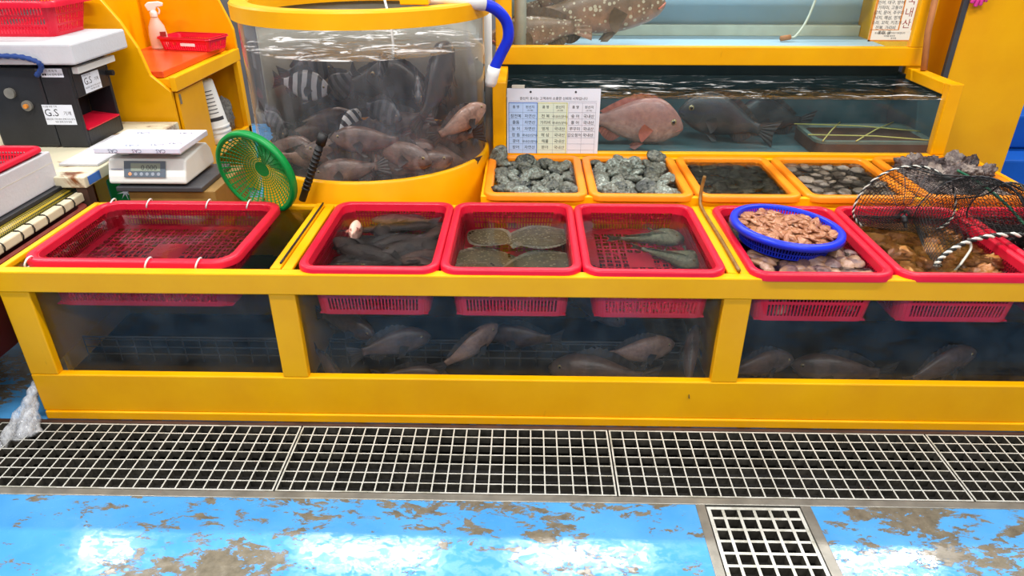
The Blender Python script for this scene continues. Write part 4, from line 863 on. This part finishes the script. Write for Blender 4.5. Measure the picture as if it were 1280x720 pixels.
def netting(A, Bq, n, sag, pw_=1.):
    rows = []
    for i in range(n+1):
        f = i/n; rows.append([Vector(A[j]).lerp(Vector(Bq[j]), f)+Vector((0, 0, -sag*math.sin(PI*f)*(1 if A[j].z > 0 else .1))) for j in range(0, len(A)-1, 2)])
    m = MB().grid(rows, True); o = m.build('netting', 'black_wire', nt); md = o.modifiers.new('w', 'WIREFRAME'); md.thickness = .0021; md.use_replace = True; md.use_even_offset = False; return o
G = [gather+(Vector(p)-gather)*.07 for p in H1]
netting(H1, G, 17, .012); netting(H1, H2, 20, .02); netting(H2, H3, 20, .02); netting(H3, H4, 16, .02)
MB().tube(catmull([gather+Vector((0, 0, .02)), gather, gather+Vector((.004, -.01, -.02)), gather+Vector((.008, -.015, -.035))], 6), [.004]*6+[.011]*6+[.006]*7, 8).build('gathered_end', 'black_wire', nt, smooth=True)
H0 = [Vector((1.51+.235*math.cos(q), 2.06-.05*math.cos(q)**2+.03*math.cos(q), .53+(.078*math.sin(q) if q < PI else .03*math.sin(q))))-O for q in [2*PI*i/144 for i in range(145)]]
twisted(H0[:84], .0052, 19, nt)
netting(H2, H0, 20, .01)
MB().tube(catmull([Vector(p)-O for p in [(1.30, 1.93, .52), (1.36, 1.99, .545), (1.40, 2.03, .575), (1.395, 2.05, .60)]], 5), .004, 6).build('rope_tail', 'rope_white', nt, smooth=True)
MB().tube(catmull([Vector(p)-O for p in [(1.46, 2.31, .735), (1.53, 2.28, .70), (1.58, 2.2, .66), (1.62, 2.12, .61), (1.66, 2.03, .588)]], 6), .0045, 7).build('green_cord', 'green_rope', nt, smooth=True)
for k, (i, q) in enumerate([(18, .5), (30, .3), (42, .1), (54, .2)]):
    MB().tube(catmull([H1[i], Vector(H1[i]).lerp(gather, .4)+Vector((0, -.01, .012)), Vector(H1[i]).lerp(gather, .75)], 5), .0014, 5).build('net_seam', 'dark_grey', nt, smooth=True)
MB().tube(catmull([H1[40], Vector(H1[40]).lerp(H2[40], .5)+Vector((0, 0, -.01)), H2[40], Vector(H2[40]).lerp(H3[40], .5), H3[40]], 5), .002, 5).build('net_seam', 'black_wire', nt, smooth=True)
MB().tube(catmull([H1[8], Vector(H1[8]).lerp(H2[20], .5), H2[26], Vector(H2[20]).lerp(H3[20], .5), H3[30]], 5), .003, 5).build('net_seam', 'black_wire', nt, smooth=True)

# ------------------------------------------------------------------ left side: tub, floats, foam box
tb = thing('rubber_tub', 'dark red plastic tub standing against the side of the yellow tank', 'tub', (-2.0, 2.05, .2))
m = MB(); sp_ = [('c', i, j/5) for i in range(4) for j in range(6)]
m.grid([[(x, y, z) for x, y in rrect(hx_, hy_, .05, sp_)] for hx_, hy_, z in [(.26, .33, .0), (.345, .395, .31), (.36, .41, .315), (.36, .41, .335), (.34, .39, .335), (.25, .32, .02)]], True, True, True).build('tub_body', 'darkred', tb)
for x in (-.2, .2):
    for y in (-.3, .3): B(x-.03, x+.03, y-.03, y+.03, -.2, 0).build('foot', 'brown_metal', tb)
fb = thing('float_line', 'cream float bar bound with black string on the dark red tub', 'float', (-1.692, 2.0, .536))
yy = -.2
random.seed(9)
while yy < .49:
    ln = random.uniform(.06, .1); B(-.016, .016, yy, yy+ln-.004, .001, .034).build('float_block', 'cream_bar', fb, bevel=.005)
    MB().tube([(.0175*math.cos(a)*1.1, yy+ln-.002, .017+.019*math.sin(a)) for a in [2*PI*i/10 for i in range(11)]], .0022, 5).build('string', 'rubber', fb); yy += ln
def braid():
    k = NT('braided_hose'); c1 = k.n('ShaderNodeTexChecker', {'Vector': k.coord(scale=(1, 1, 1), rot=(0, .78, .78)), 'Scale': 150.0, 'Color1': srgb(186, 158, 36), 'Color2': srgb(40, 52, 36)})
    k.bsdf(c1.outputs[0], .4); M['braid'] = k.m
braid()
tag(MB().tube([(-1.738, 1.78, .562), (-1.738, 2.53, .562)], .022, 16).build('braided_hose', 'braid', smooth=True), 'yellow and dark green braided roll lying beside the foam box', 'hose')
tag(B(-2.2, -1.745, 1.75, 2.56, .583, .599).build('black_board', 'black_plastic', bevel=.003), 'flat black board under the white foam box', 'board')
fx = thing('foam_box', 'long white foam box with a red basket inside lying on the black board', 'box', (-1.95, 2.1, .6))
m = MB()
for a in [(.166, .185, -.35, .395), (-.3, -.265, -.35, .395), (-.265, .166, .376, .395), (-.265, .166, -.35, -.315)]: m.box(*a, 0, .125)
m.box(-.265, .166, -.315, .376, 0, .03); m.build('body', 'foam', fx, bevel=.004)
B(.1845, .1855, -.348, .393, .083, .085).build('seam', 'offwhite', fx)
fbk = make_basket(.40, .60, .07, 'red', 'x', rows=ROWS_FLAT, rimw=.02, lip=.016, r=.04); put(fbk, -1.968, 2.185, .681, 'shallow red basket set in the top of the foam box'); 

# table with the black machine
tt_ = thing('metal_table', 'rusty cream metal table carrying the black machine', 'table', (-2.0, 2.85, 0))
B(-.42, .35, -.38, .42, .59, .632).build('tabletop', 'rusty_cream', tt_, bevel=.004)
for x in (-.38, .325):
    for y in (-.355, .38): B(x-.02, x+.02, y-.02, y+.02, 0, .588).build('leg', 'brown_metal', tt_)
B(.351, .353, -.36, -.28, .597, .628).build('tape', 'ink_blue', tt_)
mc = thing('black_machine', 'black machine box with white stickers and a red chute on the rusty table', 'machine', (-2.02, 2.99, .634))
W0, W1, D0, D1, H_ = -.185, .184, -.146, .14, .325
m = MB().box(W0, W1-.12, D0, D1, .0, H_); m.build('cabinet', 'black_plastic', mc, bevel=.012)
B(W1-.119, W1, D0, D0+.02, .0, H_).build('front_plate', 'black_plastic', mc, bevel=.005)
B(W1-.119, W1, D1-.015, D1, .0, H_).build('rear_plate', 'black_plastic', mc, bevel=.004); B(W1-.119, W1, D0+.02, D1-.015, .0, .065).build('lower_front', 'black_plastic', mc, bevel=.003)
B(W1-.119, W1, D0+.02, D1-.015, .2, H_).build('upper_front', 'black_plastic', mc, bevel=.003)
MB().add([(W1-.11, D0+.022, .085), (W1-.11, D1-.017, .085), (W1+.006, D1-.017, .07), (W1+.006, D0+.022, .07)], [(0, 1, 2, 3)]).build('chute', 'red', mc, solid=.006)
B(W1-.06, W1+.025, D0+.03, D1+.03, H_-.03, H_-.004).build('side_lid', 'white_plastic', mc, bevel=.003)
def sticker(par, loc, rot, w_, h_, lines, mat='paper'):
    e = B(-w_/2, w_/2, -h_/2, h_/2, 0, .0008).build('sticker', mat, par); e.location = loc; e.rotation_euler = rot
    lt = text_mesh(lines, MB()).build('lettering', 'ink', e); lt.location = (0, 0, .0013); return e
gsl = lambda s: [('G.S', -.03*s, -.005*s, .042*s, 'CENTER'), ('기계', .036*s, .0, .018*s, 'CENTER'), ('수산물 자동 기계', -.03*s, .031*s, .0085*s, 'CENTER'), ('대표전화 기계 제작 판매 수리 문의', 0, -.021*s, .0085*s, 'CENTER'), ('제조 판매 수리 전문', .01*s, -.032*s, .0085*s, 'CENTER')]
sticker(mc, (.098, D0-.0003, .137), (PI/2, 0, 0), .125, .082, gsl(1)); sticker(mc, (.118, D0-.0003, .305), (PI/2, 0, 0), .09, .034, [('기 계 제 작', 0, .004, .011, 'CENTER'), ('■■ 010 판매 문의', 0, -.01, .0105, 'CENTER')])
sticker(mc, (W1+.0003, -.004, .243), (PI/2, 0, PI/2), .125, .075, gsl(.95))
for x, z, r in [(-.075, .225, .021), (-.15, .26, .015), (-.02, .175, .021)]:
    k = MB().tube([(x, D0-.012, z), (x, D0, z)], r, 20); k.build('knob', 'steel', mc)
MB().tube([(-.02, D0-.022, .175), (-.02, D0-.011, .175)], .009, 12).build('bolt', 'print_orange', mc)
MB().tube([(W1, D1-.02, H_-.07), (W1+.03, D1-.02, H_-.07)], .012, 8).build('latch', 'rubber', mc)
rtube('blue_rope', 'knotted blue rope draped across the front of the black machine', [(-2.3, 2.80, 1.005), (-2.15, 2.799, 1.018), (-2.06, 2.80, 1.012), (-1.975, 2.80, 1.008), (-1.918, 2.80, .99), (-1.918, 2.815, .965), (-1.955, 2.828, .932)], [.0095*(1+.22*math.sin(i*2.1)) for i in range(49)], 'blue_rope', 'rope')
lidz = .993
tag(B(-2.45, -1.775, 2.812, 3.225, lidz-.018+.0, lidz+.062).build('foam_slab', 'foam', bevel=.008), 'thick white foam slab lying on top of the black machine', 'foam')
B(W0-.1, W1-.02, D0+.03, D1, H_+.001, .34).build('top_plate', 'black_plastic', mc)
tb2 = make_basket(.62, .33, .14, 'red', 'x', rows=[(0, .14, 0), (.14, .36, 1), (.36, .42, 0), (.42, .64, 1), (.64, .70, 0), (.70, .9, 1), (.9, 1, 0)], pitch=.0145, taper=.03, r=.05); put(tb2, -2.195, 3.10, lidz+.0625, 'red slotted basket standing on the white foam slab')
tag(B(-1.82, -1.665, 2.60, 3.0, .633, .643).build('foam_board', 'foam', bevel=.002), 'thin white foam board on the rusty table next to the scale', 'board')
gk = thing('green_pack', 'green plastic pack with a white star beside the table leg', 'pack', (-1.60, 2.67, .40)); B(-.07, .07, -.05, .05, .0, .17).build('pack', 'green_pack', gk, bevel=.01)
m = MB()
for i in range(8):
    a = i*PI/4+.2; m.add([(.035*math.cos(a), -.0515, .12+.035*math.sin(a)), (.008*math.cos(a+.39), -.0515, .12+.008*math.sin(a+.39)), (0, -.0515, .12), (.008*math.cos(a-.39), -.0515, .12+.008*math.sin(a-.39))], [(0, 1, 2, 3)])
m.build('star_print', 'paper', gk)
tag(B(-1.70, -1.40, 2.56, 2.80, 0, .399).build('support_box', 'offwhite', bevel=.004), 'off-white box standing on the floor under the green pack', 'box')

# ------------------------------------------------------------------ scale
sk = thing('box_stand', 'brown board stand carrying the kitchen scale behind the red basket', 'stand', (-1.42, 2.66, .4)); 
B(-.12, .22, -.12, .2, .0, .155).build('board_box', 'brown_board', sk, bevel=.003); B(-.155, .18, -.135, .16, .156, .176).build('dark_tray', 'dark_grey', sk, bevel=.004)
tag(B(-1.395, -1.15, 2.55, 2.90, 0, .399).build('support_box', 'brown_board', bevel=.004), 'brown box on the floor under the scale stand', 'box')
sc = thing('kitchen_scale', 'white digital kitchen scale with film-covered tray and zero display', 'scale', (-1.447, 2.53, .5775))
prof = [(0, .0), (0, .012), (.004, .03), (.028, .082), (.036, .09), (.20, .10), (.235, .098), (.26, .07), (.27, .03), (.27, 0)]
m = MB(); m.prism([(y, z+.008) for y, z in prof], 'x', -.15, .15); m.build('body', 'scale_body', sc, bevel=.008, seg=3)
for x in (-.11, .11): MB().lathe([(.0001, 0), (.016, 0), (.016, .01), (.0001, .01)], 14).build('foot', 'rubber', sc).location = (x, .04, -.0002)
for x in (-.10, .10): B(x-.02, x+.02, .06, .2, .104, .134).build('tray_support', 'scale_body', sc, bevel=.003)
# display panel lies on the sloping front
fa = math.atan2(.052, .024)
dp = B(-.085, .075, -.031, .031, 0, .002).build('display_panel', 'scale_panel', sc, bevel=.0008); dp.location = (-.0, .0155, .0635); dp.rotation_euler = (fa, 0, 0); dp.location = (0, .0125, .0645)
lc = B(-.058, .055, -.008, .022, .002, .003).build('lcd', 'lcd', dp); lt = text_mesh([('0.000', .012, -.004, .028, 'CENTER')], MB()).build('digits', 'dark_grey', lc); lt.location = (0, 0, .0034)
for i in range(6): k = MB().lathe([(.0001, .001), (.006, .001), (.0068, 0)], 14).build('button', 'button' if i else 'button_orange', dp); k.location = (-.062+i*.022, -.019, .002)
for i in range(1): k = B(-.135, -.09, -.001, .001, 0, .001).build('badge', 'ink_grey', sc); k.location = (0, .012, .0645); k.rotation_euler = (fa, 0, 0)
pl = B(-.163, .163, -.02, .235, .134, .157).build('tray', 'film', sc, bevel=.004)
cas = []
for x, y, s in [(-.07, .19, .03), (.10, .19, .03), (.015, .16, .014), (-.03, .02, .03), (.06, .03, .03), (.12, .05, .03)]: cas.append(('CAS', -x, -y, s, 'CENTER'))
lt = text_mesh(cas, MB()).build('lettering', 'ink_grey', pl); lt.location = (0, 0, .1576); lt.rotation_euler = (0, 0, PI)
lt2 = text_mesh([('CAS', .0, 0, .02, 'CENTER'), ('CAS', .09, 0, .02, 'CENTER'), ('CAS', -.09, 0, .02, 'CENTER')], MB()).build('lettering', 'ink_grey', pl); lt2.location = (0, -.0206, .152); lt2.rotation_euler = (PI/2, PI, 0)

# ------------------------------------------------------------------ yellow work bench
yb = thing('work_bench', 'yellow work bench with high side boards and an open cabinet beside the round tank', 'bench', (-1.85, 3.3, 0)); OB = (-1.85, 3.3)
def ybp(n, m, mat='yellow', bev=.004):
    m.v = [(x-OB[0], y-OB[1], z) for x, y, z in m.v]; return m.build(n, mat, yb, bevel=bev)
ybp('counter', B(-2.12, -1.655, 3.32, 4.1, .775, .82)); ybp('front_ledge', B(-1.665, -1.635, 3.30, 4.12, .765, .83))
near = [(-1.955, 0), (-1.665, 0), (-1.665, .765), (-1.745, .84), (-1.752, .87), (-1.773, .962), (-1.826, 1.075), (-1.89, 1.17), (-1.93, 1.28), (-2.05, 1.36), (-2.16, 1.36), (-2.16, 0)]
ybp('side_board', MB().prism([p for p in near if p[0] > -3], 'y', 3.295, 3.318)); 
far = [(-2.16, 0), (-1.64, 0), (-1.64, .93), (-1.655, .98), (-1.70, 1.10), (-1.78, 1.28), (-1.9, 1.36), (-2.16, 1.36)]
ybp('side_board', MB().prism(far, 'y', 4.1, 4.122)); ybp('back_board', B(-2.16, -2.13, 3.318, 4.1, 0, 1.36))
ybp('cabinet_door', B(-1.668, -1.652, 3.325, 3.62, .12, .755)); ybp('shelf', B(-2.12, -1.66, 3.32, 4.1, .36, .385)); ybp('shelf_edge', B(-1.66, -1.635, 3.62, 4.1, .355, .40)); ybp('cabinet_post', B(-1.665, -1.635, 4.06, 4.1, 0, .765))
ybp('hinge', B(-1.651, -1.646, 3.335, 3.345, .70, .745), 'steel', 0); ybp('hinge', B(-1.651, -1.646, 3.36, 3.37, .40, .46), 'dark_grey', 0)
tag(B(-2.10, -1.70, 3.33, 4.09, .822, .852).build('cutting_board', 'red_board', bevel=.004), 'red-orange cutting board lying on the yellow bench', 'cutting board')
# red tray
rtb = make_basket(.16, .26, .055, 'red', 'x', rows=[(0, .3, 0), (.3, .9, 1), (.9, 1, 0)], rimw=.008, lip=.008, r=.02, taper=.01, center_solid=False); rtb.scale = (1.25, 1.25, 1.25); put(rtb, -1.81, 3.955, .854, 'small red basket on the cutting board at the back of the bench', rz=D(78))
wl = MB().box(-.035, .035, -.001, 0, .0, .012).build('white_label', 'paper', rtb); wl.location = (-.073, -.02, .02); wl.rotation_euler = (0, 0, PI/2)
# spray bottle
def milky():
    k = NT('milky_plastic'); a = k.n('ShaderNodeBsdfTransparent', {'Color': (.96, .9, .82, 1)}); b_ = k.n('ShaderNodeBsdfPrincipled', {'Base Color': (.82, .74, .66, 1), 'Roughness': .25})
    mx_ = k.n('ShaderNodeMixShader', {0: .62, 1: a.outputs[0], 2: b_.outputs[0]}); k.t.links.new(mx_.outputs[0], k.out.inputs[0]); M['milky'] = k.m
milky()
sp0 = thing('spray_bottle', 'translucent milky spray bottle standing in the corner of the bench', 'bottle', (-2.0, 3.96, .853), (0, 0, .4)); sp0.scale = (1.15, 1.15, 1.05)
bo = MB().lathe([(.0001, 0), (.036, 0), (.04, .006), (.04, .07), (.034, .11), (.02, .14), (.014, .155), (.014, .17), (.0001, .17)], 28).build('bottle', 'milky', sp0, smooth=True); bo.scale = (1, .75, 1)
MB().lathe([(.016, .155), (.017, .175), (.012, .185), (.0001, .185)], 20).build('collar', 'white_plastic', sp0, smooth=True)
MB().prism([(-.02, .183), (.012, .183), (.016, .2), (.046, .204), (.05, .218), (.03, .226), (-.015, .224), (-.03, .21)], 'y', -.009, .009).build('spray_head', 'white_plastic', sp0, bevel=.003)
MB().tube(catmull([(.02, 0, .202), (.028, 0, .185), (.022, 0, .165)], 4), .004, 6).build('trigger', 'white_plastic', sp0, smooth=True)
B(.01, .036, -.0305, -.03, .06, .085).build('label_mark', 'ink_red', sp0)
# bucket and scouring pad in the cabinet
bu = thing('bucket', 'white tapered bucket turned upside down in the bench cabinet', 'bucket', (-1.705, 3.79, .388), (0, D(-6), 0)); bu.scale = (.95, .95, 1.6)
MB().lathe([(.082, 0), (.086, .004), (.086, .022), (.079, .026), (.062, .2), (.058, .206), (.0001, .206)], 40).build('bucket_shell', 'white_plastic', bu, smooth=True)
for z in (.03, .046): MB().lathe([(.0785, z), (.083, z+.002), (.083, z+.008), (.0785, z+.01)], 40).build('rib', 'white_plastic', bu, smooth=True)
m = MB()
for z, a0, a1, h_ in [(.075, -2.2, -.2, .012)]+[(.1+i*.012, -1.9, -.5, .003) for i in range(7)]: m.lathe([(lerp(.0795, .0625, (z-.026)/.174), z), (lerp(.0795, .0625, (z+h_-.026)/.174), z+h_)], 24, a0=a0, a1=a1)
m.build('print', 'dark_grey', bu, smooth=True)
me = lump_mesh(3, 'steelwool', .075, .25, .8, 1, 1.15, 1.5); so = bpy.data.objects.new('scouring_pad', me); COL.objects.link(so); so.location = (-1.74, 3.985, .475); so.scale = (.9, .9, 1.15); tag(so, 'grey steel wool scouring pad beside the bucket in the cabinet', 'scouring pad')
tag(B(-2.72, -2.19, 3.25, 3.7, 0, .9).build('side_cabinet', 'yellow', bevel=.004), 'yellow cabinet behind the black machine', 'cabinet')
